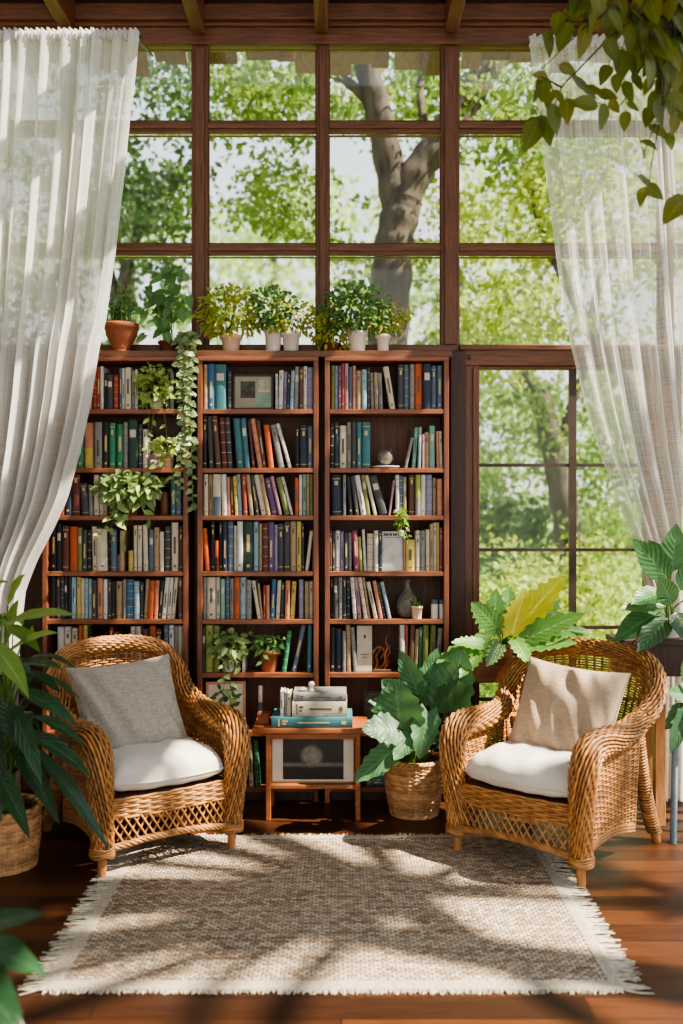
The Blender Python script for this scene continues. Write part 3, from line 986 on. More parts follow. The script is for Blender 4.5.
# (first px, last px, top py, colour[, lean px at the top[, second colour]]) read off the photograph, shelf by shelf
BOOKS = {
 ('ivy', 0): [(82,86,370,'brown'),(86.5,91.5,368,'salmon'),(92.5,96.3,366,'red'),(96.5,100.4,366,'red'),(100.6,103.4,366,'white'),(104,106.8,372,'black'),
   (107,112.7,374,'charcoal'),(113.3,118,374.5,'red'),(119,121.5,367.5,'slate'),(121.7,124.2,367.5,'white'),(125,131,367,'cream'),(131.7,135,370,'grey'),(135.2,138,369,'cream'),
   (138.3,142,372,'black'),(166,170,373,'charcoal'),(170.4,174,371,'grey')],
 ('ivy', 1): [(70,76,425,'brown'),(76.4,83,423.6,'green'),(84,92.8,422.5,'salmon',0,'yellow'),(94.4,102,422,'grey'),(103,109,422,'black'),(109.8,115.3,423,'green'),(116,123,424,'green'),
   (123.6,127.6,422,'grey'),(128.6,137.5,420,'forest'),(138,142,424,'charcoal'),(142.8,147.3,429,'cream'),(147.5,150,432,'grey')],
 ('ivy', 2): [(55,60,490,'maroon'),(61,64,496,'red'),(64.5,71.3,473.5,'navy'),(71.8,79.7,473.5,'maroon'),(81.5,88.8,483,'charcoal',-2),(89.5,93.1,485,'grey',-1),(93.5,98.6,475,'cream'),(99,102.6,476,'cream'),
   (103,107,478,'tan'),(108,112,480,'charcoal'),(170.5,176,477,'teal'),(176.3,181.5,477,'slate')],
 ('ivy', 3): [(50,56.3,524,'black'),(57,62,524,'black'),(62.7,69,526,'maroon'),(69.5,77.5,527,'orange'),(78,82,528,'olive'),(82.2,87,530,'charcoal'),(87.2,91,530,'black'),(91.7,96.7,527,'cream',-1),
   (97.4,107.6,529,'cream',-1),(108.2,111,530,'black'),(111.2,116.6,530,'slate'),(117,119.6,555,'grey'),(120,124.4,531,'tan'),(128.5,133,551,'yellow'),(133.6,137.2,526,'cream'),(138,142,526,'cream'),
   (143.7,148.3,525,'cream',-1),(149,153.5,530,'slate'),(154,159,528,'tan'),(159.6,163.8,532,'cream'),(164.8,170.5,527,'charcoal'),(171.6,178.3,523,'cream'),(178.7,182.6,527,'maroon')],
 ('ivy', 4): [(50,55.8,577,'black'),(56.3,60,576,'charcoal'),(60.4,63.8,577,'charcoal'),(64.2,67.4,578,'black'),(67.7,71,578,'navy'),(71.5,75.6,575,'skyblue'),(76.1,80.2,577,'yellow'),(80.6,83.8,579,'cream'),
   (84.2,87.8,579,'skyblue'),(88.1,91.6,580,'skyblue'),(92,96.7,581,'charcoal'),(97.1,102.6,579,'salmon'),(103.3,107.2,580,'white'),(107.8,111.2,581,'charcoal'),(111.5,115,582,'black'),(115.4,121.7,582,'tan'),
   (122.6,126,580,'grey'),(126.5,134,580,'blue'),(134.3,139.2,582,'skyblue'),(139.6,143,583,'charcoal'),(143.4,147.3,580,'tan',2),(148,153.2,581,'orange',2),(153.6,157.4,581,'salmon',2),(157.8,161.2,581,'navy',3),
   (161.5,166,577,'white',4),(166.3,170,578,'white',3),(170.3,174,575,'cream',4),(178.6,182.6,576,'brown')],
 ('ivy', 5): [(57,63.5,628,'white'),(64,70.3,628,'white'),(71.5,77.2,629,'cream'),(78.5,82.5,626,'orange'),(83,87.5,626,'yellow'),(88,92,629,'black'),(93.5,98,638,'maroon'),(98.4,103,637,'red'),(103.4,107.4,638,'brown'),
   (109,112.6,628.5,'red'),(113.3,117,634,'grey'),(120,126,638,'maroon'),(131,134.6,627.5,'white'),(135,140.7,627.5,'cream'),(142,147.8,630,'brown'),(149,155,627,'orange'),(155.4,161,630,'brown'),
   (163.8,168,625,'slate'),(168.4,173.4,625,'white'),(173.8,177.6,627,'grey'),(178,182.6,627,'cream')],
 ('mid', 0): [(203.6,207.4,364,'tan'),(207.8,214.6,363.5,'blue'),(215,226,364,'teal'),(227.4,231,370,'charcoal'),(275.4,278,373,'white'),(278.4,282.6,370,'white',1),(283,286.2,371,'lavender',1),(286.5,289.5,372,'navy',1),
   (289.8,293.4,370,'skyblue',1.5),(293.8,298,366,'grey',1),(298.3,302.6,367,'brown'),(302.9,306.4,366,'white'),(306.8,312.8,367,'lavender')],
 ('mid', 1): [(203.2,206.8,414,'black'),(207.2,212.2,416,'charcoal',-2),(214.8,220.2,414,'brown',-4),(222,227.4,417,'maroon',-3),(227.8,232.6,417,'charcoal',-3),(237,244,418,'teal',-4),(244.6,249.8,418,'teal',-4),
   (252,255.2,420,'maroon',-5),(256.2,261,418,'salmon',-8),(261.6,265.4,420,'brown',-7),(268.4,274,424.5,'orange',-5),(278.7,284.6,424,'grey',-9),(287.6,291,423,'white',-13),(295.5,299.2,426,'black'),(300,307.3,425,'navy'),(307.8,312.8,426,'slate')],
 ('mid', 2): [(203.6,208,470.5,'cream'),(208.5,212.4,472,'tan'),(213,220.8,471,'cream',0,'slate'),(222,227,472,'white',-1),(227.4,230.4,477,'salmon',-1),(230.8,233.8,477,'brown',-1),(234.2,237.4,476,'yellow',-2),(238,242,473,'skyblue',-2),
   (243.4,247.6,474.5,'red',-2),(248.4,252.4,474,'tan',-4),(254,257.6,475,'charcoal',-6),(259.2,264.4,473,'cream',-8),(265.4,269.4,474,'tan',-8),(272,278,477.5,'purple',-8),(279,282.4,476,'pink',-9),(284.6,289.6,477,'olive',-9),(290.2,293,476.5,'white',-10),
   (295,298.6,478,'orange'),(299.2,302,475,'white'),(302.5,306.2,473,'mint'),(306.6,309.2,474,'tan'),(309.6,313,472.5,'olive')],
 ('mid', 3): [(205.4,210.4,528.5,'orange',-4),(211.2,214.6,520,'black'),(215,218.4,541,'orange',0,'black'),(218.8,222,521,'black'),(222.6,227.2,519.5,'navy'),(227.8,233.4,520,'slate'),(233.9,236.8,526,'white'),(237.3,243,521.5,'white'),(243.8,252.6,522,'forest'),
   (253.4,258.6,522,'skyblue'),(259.2,262,524,'tan'),(262.5,268,523.5,'maroon'),(268.3,274,522.5,'purple'),(274.4,277.6,525,'lavender'),(278,283.5,524,'charcoal'),(284,289.8,522,'charcoal'),(290.4,296.2,520.5,'tan'),(296.8,301.2,520.5,'yellow'),(301.6,304.2,524,'navy'),(305,308.4,531,'cream',5),(309.4,313,530,'grey',1)],
 ('mid', 4): [(202.8,206.8,574.5,'grey'),(207.3,215.6,574.5,'cream'),(216,220,575,'cream'),(220.8,224.8,579.5,'mint'),(225.2,229.6,577.5,'slate'),(230,233.6,579,'grey'),(234.2,239.8,577.5,'orange'),(240.2,246,578,'skyblue'),(246.4,251.4,580.5,'grey'),
   (256.8,260.4,581,'cream',-6),(260.8,263,584,'tan',-4),(263.4,265.6,586,'red'),(266,269.4,586,'salmon'),(270,274.4,580,'blue',2),(275.6,279.4,581,'cream',2),(280.2,283.6,583,'charcoal',1),(284.8,289.4,581,'salmon',1),(290,294.4,582,'yellow',2),(298.8,303.4,580.5,'lavender'),(304.8,308.8,582,'tan'),(309.4,313,582,'cream')],
 ('mid', 5): [(202.6,205.2,628,'forest'),(205.6,213,626,'lime'),(213.6,219.6,626.5,'olive'),(222,225,651,'grey'),(234,237,652,'grey'),(237.4,240.6,654,'charcoal'),(242,245,653,'white'),(281.6,286.2,632,'green',6),(291.6,296,625.5,'slate',10),(307,311.2,625,'teal',1)],
 ('mid', 7): [(249.4,254,744,'cream',-2),(255.2,260.6,741,'green',-2)],
 ('door', 0): [(331.2,335,364.5,'olive'),(335.3,338,365,'skyblue'),(338.3,341.2,365,'purple'),(341.4,344.4,363,'red'),(344.7,348.4,363,'pink'),(349,352.4,366,'slate'),(352.8,356,365,'salmon'),(356.4,361,370,'tan'),(361.6,366.8,369,'skyblue'),(367.2,370.2,367,'charcoal'),
   (371.2,374.6,372,'grey',-1),(375,378.4,372,'tan',-1),(378.8,383,372,'grey',-1.5),(390,395.6,365.5,'cream',-7),(398,403.8,364,'charcoal'),(404.2,409.4,364,'slate'),(409.8,414.2,364,'grey'),(414.8,422.6,363,'orange'),(423.2,431,363.5,'navy'),(431.4,436.8,365,'slate'),(437.3,442.4,365,'slate')],
 ('door', 1): [(330.4,334,423,'black'),(334.4,339,422,'navy'),(339.8,346.4,425.5,'cream'),(347,351.4,422,'grey'),(351.8,356.2,422,'charcoal'),(356.8,361.4,422,'teal'),(362,370.4,422,'teal'),(404.4,407.4,437,'grey',7),(411.6,415.2,427,'mint',3),(416.4,419.6,427,'mint',1),
   (420,422.8,434,'pink'),(423.2,427.6,432,'tan'),(429.6,435.2,425.5,'mint'),(437,439.4,431,'salmon',-1),(439.8,442.8,431,'cream',-1)],
 ('door', 2): [(332.4,342,475,'navy',-1),(343,346,475,'grey'),(347.4,351.6,476,'black',-3),(353,357,476,'charcoal',-5),(358.8,364,475,'white',-7),(365,369.2,474.5,'olive',-6),(371.4,374.8,475,'cream',-9),(378.4,386.4,475,'charcoal',-12),(388.4,390.6,480,'pink',5),
   (394,397.6,475,'white'),(398,402,476,'slate'),(402.4,405.6,477,'tan'),(409,415,475,'brown'),(415.6,420.6,475,'lime',0,'grey'),(421.2,425.6,475,'white'),(426,432.2,475,'lavender'),(433,436.4,478,'tan'),(437,442.4,479,'salmon')],
 ('door', 3): [(329.6,332,531,'brown'),(332.4,335.2,532,'charcoal'),(335.6,340,531,'white'),(340.4,344,532,'lavender'),(344.4,348.2,533,'charcoal'),(348.6,352,533,'grey'),(353,358.2,531,'magenta',-2),(359.6,363,537,'lime',-2),(364,366.8,530,'white',-2),(367.2,373.8,534,'cream'),
   (374.2,378.2,531,'white'),(378.6,382.4,531,'navy'),(403.6,405.4,534,'tan'),(405.8,415,540,'yellow'),(415.6,420,531,'cream'),(420.4,425.6,531,'grey'),(426,429.6,530,'cream'),(430,433.4,524,'tan'),(433.7,436.6,523,'cream'),(436.9,439.4,523,'yellow'),(439.7,442.8,528,'magenta')],
 ('door', 4): [(330.4,333.2,575,'black'),(333.6,338,576,'charcoal'),(338.4,342.4,576,'grey'),(343,346.4,576,'forest'),(347,350.2,576,'navy'),(352.2,356,576,'white',-3),(357.2,361,576,'pink',-4),(363,366.8,577,'cream',-6),(368.2,370.8,578,'tan',-6),(374,378,582,'cream',-8),(379.2,383.2,581,'salmon',-7),(383.8,386.4,583,'charcoal',-7),(388,391.6,582,'skyblue',-8)],
 ('door', 5): [(330,335.6,628,'black'),(336.2,342,630,'navy'),(342.6,345.8,632,'grey'),(346.4,351,624.5,'tan',-1),(352.4,356.4,628,'grey',-3),(400,404.6,625,'white',0,'orange'),(405,408.2,625,'orange'),(408.6,413.2,625,'brown',2),(413.8,417.4,630,'tan',2),(418,421.4,628,'green',1),(422.4,428,625,'olive',1),(429,434.6,626,'olive',2),(435.4,440,629,'grey',3)],
}
ORD = ['first', 'second', 'third', 'fourth', 'fifth', 'sixth', 'seventh', 'eighth', 'ninth', 'tenth', 'eleventh', 'twelfth', 'thirteenth', 'fourteenth',
       'fifteenth', 'sixteenth', 'seventeenth', 'eighteenth', 'nineteenth', 'twentieth', 'twenty-first', 'twenty-second', 'twenty-third', 'twenty-fourth',
       'twenty-fifth', 'twenty-sixth', 'twenty-seventh', 'twenty-eighth']


def sat_overlap(a, b):
    for P in (a, b):
        for i in range(4):
            e = P[(i + 1) % 4] - P[i]
            nx = np.array([-e[1], e[0]])
            pa, pb = a @ nx, b @ nx
            if pa.max() <= pb.min() + 1e-7 or pb.max() <= pa.min() + 1e-7:
                return False
    return True


def cname(c):
    return WORD.get(c, c)


YS = YB + 0.022      # spine plane
pend = []
for (case, row), lst in BOOKS.items():
    zs = Z(SH[row], YB) + 0.0005
    quads = []
    x1c = xb(CASES[case][1]) - 0.024
    for i, e in enumerate(lst):
        a, b, top, col = e[:4]
        lean = e[4] if len(e) > 4 else 0
        col2 = e[5] if len(e) > 5 else None
        x0, w = X(a, YS), (b - a) * YS / F
        h = (SH[row] - top) * YS / F
        h = min(h, Z(SH[row - 1], YB) - TH - zs - 0.006 if row else zb(361) - zs - 0.006)
        th = math.atan2(lean * YS / F, h)            # >0 leans towards +x
        c_, s_ = math.cos(th), math.sin(th)
        h2 = h / c_ - (abs(s_) * w if lean else 0)
        loc = np.array([[0, 0], [w, 0], [w, h2], [0, h2]])
        piv = np.array([w, 0]) if th > 0 else np.array([0.0, 0])
        R2 = np.array([[c_, s_], [-s_, c_]])
        Q0 = (loc - piv) @ R2.T + piv
        Q0 = Q0 + [0, -Q0[:, 1].min()]
        dx = 0
        for _ in range(120):
            Q = Q0 + [x0 + dx, zs]
            if any(sat_overlap(Q, q) for q in quads[-3:]):
                dx += 0.0006
            else:
                break
        d = rng.uniform(0.128, 0.148)
        yj = YS + rng.uniform(-0.006, 0.012)
        ob = book_mesh('book', w - 0.0006, h2, d, col, spine_style(col2), col2)
        org = (np.array([0, 0]) - piv) @ R2.T + piv + [0, -((loc - piv) @ R2.T + piv)[:, 1].min()] + [x0 + dx, zs]
        ob.location = (org[0], yj, org[1])
        ob.rotation_euler = (0, th, 0)
        quads.append(Q)
        prev = cname(lst[i - 1][3]) if i else None
        nxt = cname(lst[i + 1][3]) if i + 1 < len(lst) else None
        wpx, hpx = b - a, h
        adj = 'slim' if wpx < 3.5 else ('thick' if wpx > 6 else '')
        if abs(lean) >= 2:
            adj = 'tilted' if adj == '' else adj + ' tilted'
        where = '%s shelf of %s' % (SHELFNAME[row], CASENAME[case])
        if col2:
            base = '%s-and-%s book' % (cname(col), cname(col2))
        else:
            base = ('%s %s book' % (adj, cname(col))).strip()
        if prev and nxt:
            rel = ('between two %s ones' % prev) if prev == nxt else 'between %s and %s ones' % (prev, nxt)
        else:
            rel = 'at the end beside a %s one' % (prev or nxt)
        pend.append((ob, '%s %s, %s' % (base, rel, where), base, i, where, case, row))
cnt = {}
for p in pend:
    cnt[p[1]] = cnt.get(p[1], 0) + 1
for ob, lab, base, i, where, case, row in pend:
    if cnt[lab] > 1:
        lab = '%s, %s along from the shelf start, %s' % (base, ORD[i], where)
    if len(lab.split()) > 16:
        lab = lab.replace('thick ', '').replace('tilted ', '').replace('slim ', '')
    tag(ob, lab, 'book', 'books on the %s shelf of the %s' % (SHELFNAME[row], CASENAME[case]))

# ================================================================== FLAT AND FACING BOOKS
def flat_book(name, lo, hi, col, label, group=None, spine='y'):
    """closed book lying flat: cover wraps the long near edge, pages show on the others"""
    lo, hi = A(*lo), A(*hi)
    c = 0.003
    root = empty(name, (lo[0] / 2 + hi[0] / 2, lo[1] / 2 + hi[1] / 2, lo[2]), label, 'book', group)
    o = A(*root.location)
    mb = MB()
    mb.box(A(lo[0], lo[1], lo[2]) - o, A(hi[0], hi[1], lo[2] + c) - o)
    mb.box(A(lo[0], lo[1], hi[2] - c) - o, A(hi[0], hi[1], hi[2]) - o)
    k = np.linspace(-PI / 2, PI / 2, 7)
    P = np.zeros((7, 2, 3))
    hh = (hi[2] - lo[2]) / 2
    P[:, :, 1] = (lo[1] - 0.006 * np.cos(k))[:, None]
    P[:, :, 2] = (lo[2] + hh + hh * np.sin(k))[:, None]
    P[:, 0, 0], P[:, 1, 0] = lo[0], hi[0]
    P = P[:, ::-1] - o
    if spine == 'y':
        mb.grid(P)
    mb.build('cover', M['b_' + col], root, smooth=False)
    pg = MB()
    pg.box(A(lo[0] + 0.004, lo[1] + (0.001 if spine == 'y' else 0.004), lo[2] + c) - o, A(hi[0] - 0.004, hi[1] - 0.004, hi[2] - c) - o)
    pg.build('pages', M['paper'], root, smooth=False)
    if spine == 'y':
        tb = MB()
        w = hi[0] - lo[0]
        for f0, f1, zc, zh in ((0.08, 0.10, 0.5, 0.7), (0.13, 0.20, 0.62, 0.16), (0.13, 0.18, 0.38, 0.14), (0.32, 0.72, 0.5, 0.12), (0.86, 0.92, 0.5, 0.3)):
            zc_ = lo[2] + 2 * hh * zc
            tb.box(A(lo[0] + w * f0, lo[1] - 0.0068, zc_ - hh * zh) - o, A(lo[0] + w * f1, lo[1] - 0.0050, zc_ + hh * zh) - o)
        tb.build('spine_lettering', M['gilt' if col in DARK else 'ink'], root, smooth=False)
    return root


def facing_book(px0, px1, ptop, row, col, label, face):
    """a book turned with its front cover to the room"""
    zs = Z(SH[row], YB) + 0.0005
    x0, x1, h = X(px0, YS), X(px1, YS), (SH[row] - ptop) * YS / F
    root = empty('book', ((x0 + x1) / 2, YS + 0.02, zs), label, 'book')
    o = A(*root.location)
    th = 0.05
    R = Matrix.Rotation(-th, 3, 'X')
    mb = MB()
    w = x1 - x0
    mb.box(A(-w / 2, -0.012, 0), A(w / 2, -0.010, h))
    mb.box(A(-w / 2, 0.010, 0), A(w / 2, 0.012, h))
    mb.box(A(-w / 2 - 0.002, -0.012, 0), A(-w / 2, 0.012, h))
    pg = MB()
    pg.box(A(-w / 2, -0.010, 0.002), A(w / 2 - 0.004, 0.010, h - 0.004))
    pr = MB()
    for (fx0, fx1, fz0, fz1) in face:
        pr.box(A(-w / 2 + w * fx0, -0.0126, h * fz0), A(-w / 2 + w * fx1, -0.0119, h * fz1))
    for m_, nm, mt in ((mb, 'cover', 'b_' + col), (pg, 'pages', 'paper'), (pr, 'cover_print', 'ink')):
        ob = m_.build(nm, M[mt], root, smooth=False)
    root.rotation_euler = (-th, 0, 0)
    root.location.y += 0.012


facing_book(382.9, 403.2, 532, 3, 'white', 'white book standing cover outward with dark print along its upper edge',
            [(0.06, 0.30, 0.89, 0.95), (0.34, 0.46, 0.88, 0.96), (0.5, 0.72, 0.89, 0.95), (0.76, 0.94, 0.88, 0.95), (0.1, 0.9, 0.84, 0.855)])
facing_book(357.5, 372.2, 627.5, 5, 'cream', 'cream book turned cover outward beside the copper sculpture',
            [(0.42, 0.58, 0.72, 0.80), (0.2, 0.8, 0.36, 0.38), (0.3, 0.7, 0.3, 0.315)])
# two books lying under the small hanging pothos, second shelf
zs1 = Z(SH[1], YB)
flat_book('book', (X(150.8, 4.45), 4.45, zs1), (X(163, 4.45), 4.57, zs1 + 0.04), 'cream', 'cream book lying flat on second shelf, lower of the two', 'books lying on second shelf')
flat_book('book', (X(151.2, 4.45), 4.452, zs1 + 0.04), (X(162.6, 4.45), 4.565, zs1 + 0.07), 'tan', 'tan book lying flat on top of a cream one, second shelf', 'books lying on second shelf')
# two books lying on the lowest shelf behind the basket
zs8 = Z(SH[7], YB)
flat_book('book', (X(366, 4.44), 4.44, zs8), (X(390, 4.44), 4.57, zs8 + 0.035), 'slate', 'slate blue book lying on lowest shelf behind the potted philodendron')
flat_book('book', (X(367, 4.44), 4.445, zs8 + 0.035), (X(388, 4.44), 4.565, zs8 + 0.062), 'mint', 'mint green book lying on the slate blue one, lowest shelf')

# ================================================================== SIDE TABLE AND WHAT STANDS ON IT
TY = 4.14
tz = 0.405
tr = empty('side_table', (X(312, TY), TY + 0.125, 0), 'small low wooden side table with lower shelf in front of the bookcases', 'table')
o = A(*tr.location)
mb = MB()
mb.box(A(X(252, TY), TY, tz - 0.022) - o, A(X(369, TY), TY + 0.255, tz) - o)
mb.build('table_top', M['table_wood'], tr, smooth=False, bevel=0.004)
lx0, lx1 = X(265.5, TY), X(355.5, TY)
mb = MB()
mb.box(A(lx0, TY + 0.018, tz - 0.05) - o, A(lx1 + 0.02, TY + 0.032, tz - 0.022) - o)
mb.box(A(lx0, TY + 0.215, tz - 0.05) - o, A(lx1 + 0.02, TY + 0.23, tz - 0.022) - o)
mb.build('apron', M['table_wood'], tr, smooth=False, bevel=0.002)
for lx in (lx0, lx1):
    for ly in (TY + 0.012, TY + 0.215):
        mb = MB()
        mb.box(A(lx, ly, 0) - o, A(lx + 0.022, ly + 0.022, tz - 0.022) - o)
        mb.build('leg', M['table_wood'], tr, smooth=False, bevel=0.003)
zsh = 0.155
mb = MB()
mb.box(A(lx0 + 0.004, TY + 0.016, zsh - 0.018) - o, A(lx1 + 0.018, TY + 0.232, zsh) - o)
mb.build('shelf', M['table_wood'], tr, smooth=False, bevel=0.003)

g = 'books stacked on the side table'
by = TY + 0.022
flat_book('book', (X(271.6, by), by, tz), (X(352.5, by), by + 0.19, tz + 0.046), 'teal', 'large teal book at the bottom of the stack on the side table', g)
flat_book('book', (X(292, by), by + 0.012, tz + 0.046), (X(347, by), by + 0.17, tz + 0.114), 'cream', 'thick cream book on top of the teal one on the side table', g, spine='y')
flat_book('book', (X(293, by), by + 0.014, tz + 0.114), (X(346.5, by), by + 0.168, tz + 0.149), 'grey', 'grey book at the top of the stack on the side table', g)
xx = X(279.8, by)
for q, (c_, w_) in enumerate((('white', 0.016), ('grey', 0.012), ('cream', 0.018))):
    bo = book_mesh('book', w_, 0.108 - 0.003 * q, 0.11, c_, spine_style())
    bo.location = (xx, by + 0.02, tz + 0.046)
    tag(bo, ['slim white upright book at the end of the side table stack', 'slim grey upright book between white and cream ones on side table',
             'cream upright book leaning against the side table stack'][q], 'book', g)
    xx += w_ + 0.0008
mb = MB()
c_ = A(X(311, by), by + 0.07, tz + 0.149)
mb.lathe([(0.012, 0), (0.013, 0.004), (0.007, 0.010), (0.006, 0.016), (0.013, 0.024), (0.0145, 0.031), (0.010, 0.039), (0.002, 0.042)], c_, 18)
tag(mb.build('knob_figurine', M['white_pot'], loc=c_), 'small cream ceramic knob standing on the stacked table books', 'ornament')
mb = MB()
c_ = A(X(302, by), by + 0.06, tz + 0.149)
t = np.linspace(0, 2 * PI * 2.2, 60)
mb.tube(np.stack([c_[0] + (0.017 - 0.0055 * t / 6.9) * np.cos(t), c_[1] + (0.017 - 0.0055 * t / 6.9) * np.sin(t), c_[2] + 0.005 + 0.0008 * t], -1), np.linspace(0.005, 0.0025, 60), 8)
tag(mb.build('shell', M['pink_pot'], loc=c_), 'small tan spiral shell lying on the stacked table books', 'ornament')
# little wooden box at the table's end
c_ = A(X(262, by), by + 0.10, tz)
rb = empty('trinket_box', c_, 'small reddish wooden box at the end of the side table', 'box')
mb = MB()
mb.box(A(-0.026, -0.035, 0), A(0.026, 0.035, 0.035))
mb.build('box_body', M['table_wood'], rb, smooth=False, bevel=0.003)
mb = MB()
mb.box(A(-0.028, -0.037, 0.035), A(0.028, 0.037, 0.046))
mb.build('lid', M['shelf_h'], rb, smooth=False, bevel=0.003)


def picture(name, c, w, h, tilt, rz, frame_m, fw, label, art, mat_m='mat_board', depth=0.018):
    r = empty(name, c, label, 'picture')
    r.rotation_euler = (-tilt, 0, rz)
    mb = MB()
    for lo, hi in (((-w / 2, 0, 0), (-w / 2 + fw, depth, h)), ((w / 2 - fw, 0, 0), (w / 2, depth, h)),
                   ((-w / 2 + fw, 0, 0), (w / 2 - fw, depth, fw)), ((-w / 2 + fw, 0, h - fw), (w / 2 - fw, depth, h))):
        mb.box(A(*lo), A(*hi))
    mb.build('frame', M[frame_m], r, smooth=False, bevel=0.0015)
    mb = MB()
    mb.box(A(-w / 2 + fw, 0.006, fw), A(w / 2 - fw, depth - 0.002, h - fw))
    mb.build('mat_board', M[mat_m], r, smooth=False)
    art(r, w, h, fw)
    return r


M['photo_dark'] = noise_mat('dark_photograph', '#1f2420', '#565a50', 35, 0.6)
M['photo_green'] = noise_mat('greenish_photograph', '#6f8a78', '#93a894', 14, 0.6)


def art_two(r, w, h, fw):
    mb = MB()
    mb.box(A(-w * 0.30, 0.004, h * 0.34), A(w * 0.05, 0.0062, h * 0.80))
    mb.build('print', M['photo_dark'], r, smooth=False)
    mb = MB()
    mb.box(A(w * 0.07, 0.004, fw + 0.002), A(w * 0.46, 0.0062, h * 0.46))
    mb.build('print', M['photo_green'], r, smooth=False)
    mb = MB()
    mb.box(A(w * 0.12, 0.004, h * 0.50), A(w * 0.40, 0.0062, h * 0.84))
    mb.build('print', noise_mat('pale_photograph', '#8d8a7c', '#c9c4b4', 30, 0.6), r, smooth=False)


picture('framed_print', (X(252.8, 4.47), 4.475, Z(SH[0], YB) + 0.001), (273.4 - 232) * 4.475 / F, 36.5 * 4.475 / F, 0.06, 0, 'black_frame', 0.011,
        'black framed print with two small pictures on the middle bookcase', art_two, 'mat_dim')


def art_leaves(r, w, h, fw):
    mb = MB()
    for q in range(46):
        x = rng.uniform(-0.27, 0.27) * w
        z = h * rng.uniform(0.16, 0.84)
        d = unit(A(rng.uniform(-1, 1), 0, rng.uniform(-0.6, 1)))
        leaf(mb, (x, 0.0042, z), d, (0, -1, 0), 0.034, 0.018, 'ovate', 0, 0.0, 4)
    mb.tube(catmull([A(0, 0.0045, h * 0.12), A(0.01, 0.0045, h * 0.4), A(-0.012, 0.0045, h * 0.65), A(0.01, 0.0045, h * 0.86)], 16), 0.0012, 5)
    mb.build('botanical_drawing', M['leaf_mid'], r)


picture('framed_print', (X(225.5, 4.44), 4.445, Z(SH[6], YB) + 0.001), 40 * 4.44 / F, 48.5 * 4.44 / F, 0.16, 0.10, 'oak_frame', 0.013,
        'light oak framed botanical print of green leaves leaning on low shelf', art_leaves)
picture('framed_print', (X(373.5, 4.47), 4.475, Z(SH[6], YB) + 0.001), 20 * 4.47 / F, 38 * 4.47 / F, 0.12, 0, 'black_frame', 0.009,
        'small dark framed picture on low shelf behind the potted philodendron', lambda r, w, h, fw: None, 'photo_dark')


def moon_mat():
    m, nt, out = new_mat('blurred_moon_photograph')
    L = nt.links.new
    tc = N(nt, 'ShaderNodeTexCoord')
    vm = N(nt, 'ShaderNodeVectorMath', operation='DISTANCE')
    vm.inputs[1].default_value = (-0.005, 0.0, 0.115)
    L(tc.outputs['Object'], vm.inputs[0])
    mr = N(nt, 'ShaderNodeMapRange')
    mr.interpolation_type = 'SMOOTHSTEP'
    mr.inputs[1].default_value = 0.058
    mr.inputs[2].default_value = 0.030
    L(vm.outputs['Value'], mr.inputs[0])
    sp = N(nt, 'ShaderNodeSeparateXYZ')
    L(tc.outputs['Object'], sp.inputs[0])
    band = N(nt, 'ShaderNodeMapRange')
    band.interpolation_type = 'SMOOTHSTEP'
    sb = N(nt, 'ShaderNodeMath', operation='SUBTRACT')
    L(sp.outputs[2], sb.inputs[0])
    sb.inputs[1].default_value = 0.078
    ab = N(nt, 'ShaderNodeMath', operation='ABSOLUTE')
    L(sb.outputs[0], ab.inputs[0])
    L(ab.outputs[0], band.inputs[0])
    band.inputs[1].default_value = 0.014
    band.inputs[2].default_value = 0.002
    band.inputs[4].default_value = 0.7
    mx = N(nt, 'ShaderNodeMath', operation='MAXIMUM')
    L(mr.outputs[0], mx.inputs[0])
    L(band.outputs[0], mx.inputs[1])
    nz = N(nt, 'ShaderNodeTexNoise', Scale=30.0, Detail=3)
    L(tc.outputs['Object'], nz.inputs['Vector'])
    ml = N(nt, 'ShaderNodeMath', operation='MULTIPLY')
    L(mx.outputs[0], ml.inputs[0])
    L(nz.outputs['Fac'], ml.inputs[1])
    col = mixcol(nt, ml.outputs[0], hexc('#33312f'), hexc('#a59e94'))
    p = N(nt, 'ShaderNodeBsdfPrincipled', Roughness=0.18)
    L(col, p.inputs['Base Color'])
    L(p.outputs[0], out.inputs[0])
    return m


M['photo_moon'] = moon_mat()


def art_moon(r, w, h, fw):
    mb = MB()
    mb.box(A(-w * 0.36, 0.003, h * 0.07), A(w * 0.37, 0.0062, h * 0.96))
    mb.build('photograph', M['photo_moon'], r, smooth=False)


picture('framed_photograph', (X(312.8, TY + 0.05), TY + 0.05, zsh + 0.001), 83 * (TY + .05) / F, 45 * (TY + .05) / F, 0.03, 0, 'oak_frame', 0.005,
        'dark blurred photograph in pale mat standing on the side table lower shelf', art_moon)

# candle on the low shelf beside the botanical print
c_ = A(X(260.5, 4.47), 4.47, Z(SH[6], YB))
cr = empty('candle', c_, 'slim white candle with slate blue lower half on low shelf', 'candle')
mb = MB()
mb.lathe([(0.0105, 0), (0.0105, 0.13)], n=14)
mb.build('blue_half', M['b_slate'], cr)
mb = MB()
mb.lathe([(0.010, 0.13), (0.010, 0.205), (0.007, 0.209), (0.001, 0.207)], n=14)
mb.build('wax', M['white_pot'], cr)
mb = MB()
mb.tube([A(0, 0, 0.2), A(0.001, 0, 0.219)], 0.001, 5)
mb.build('wick', M['black_frame'], cr)

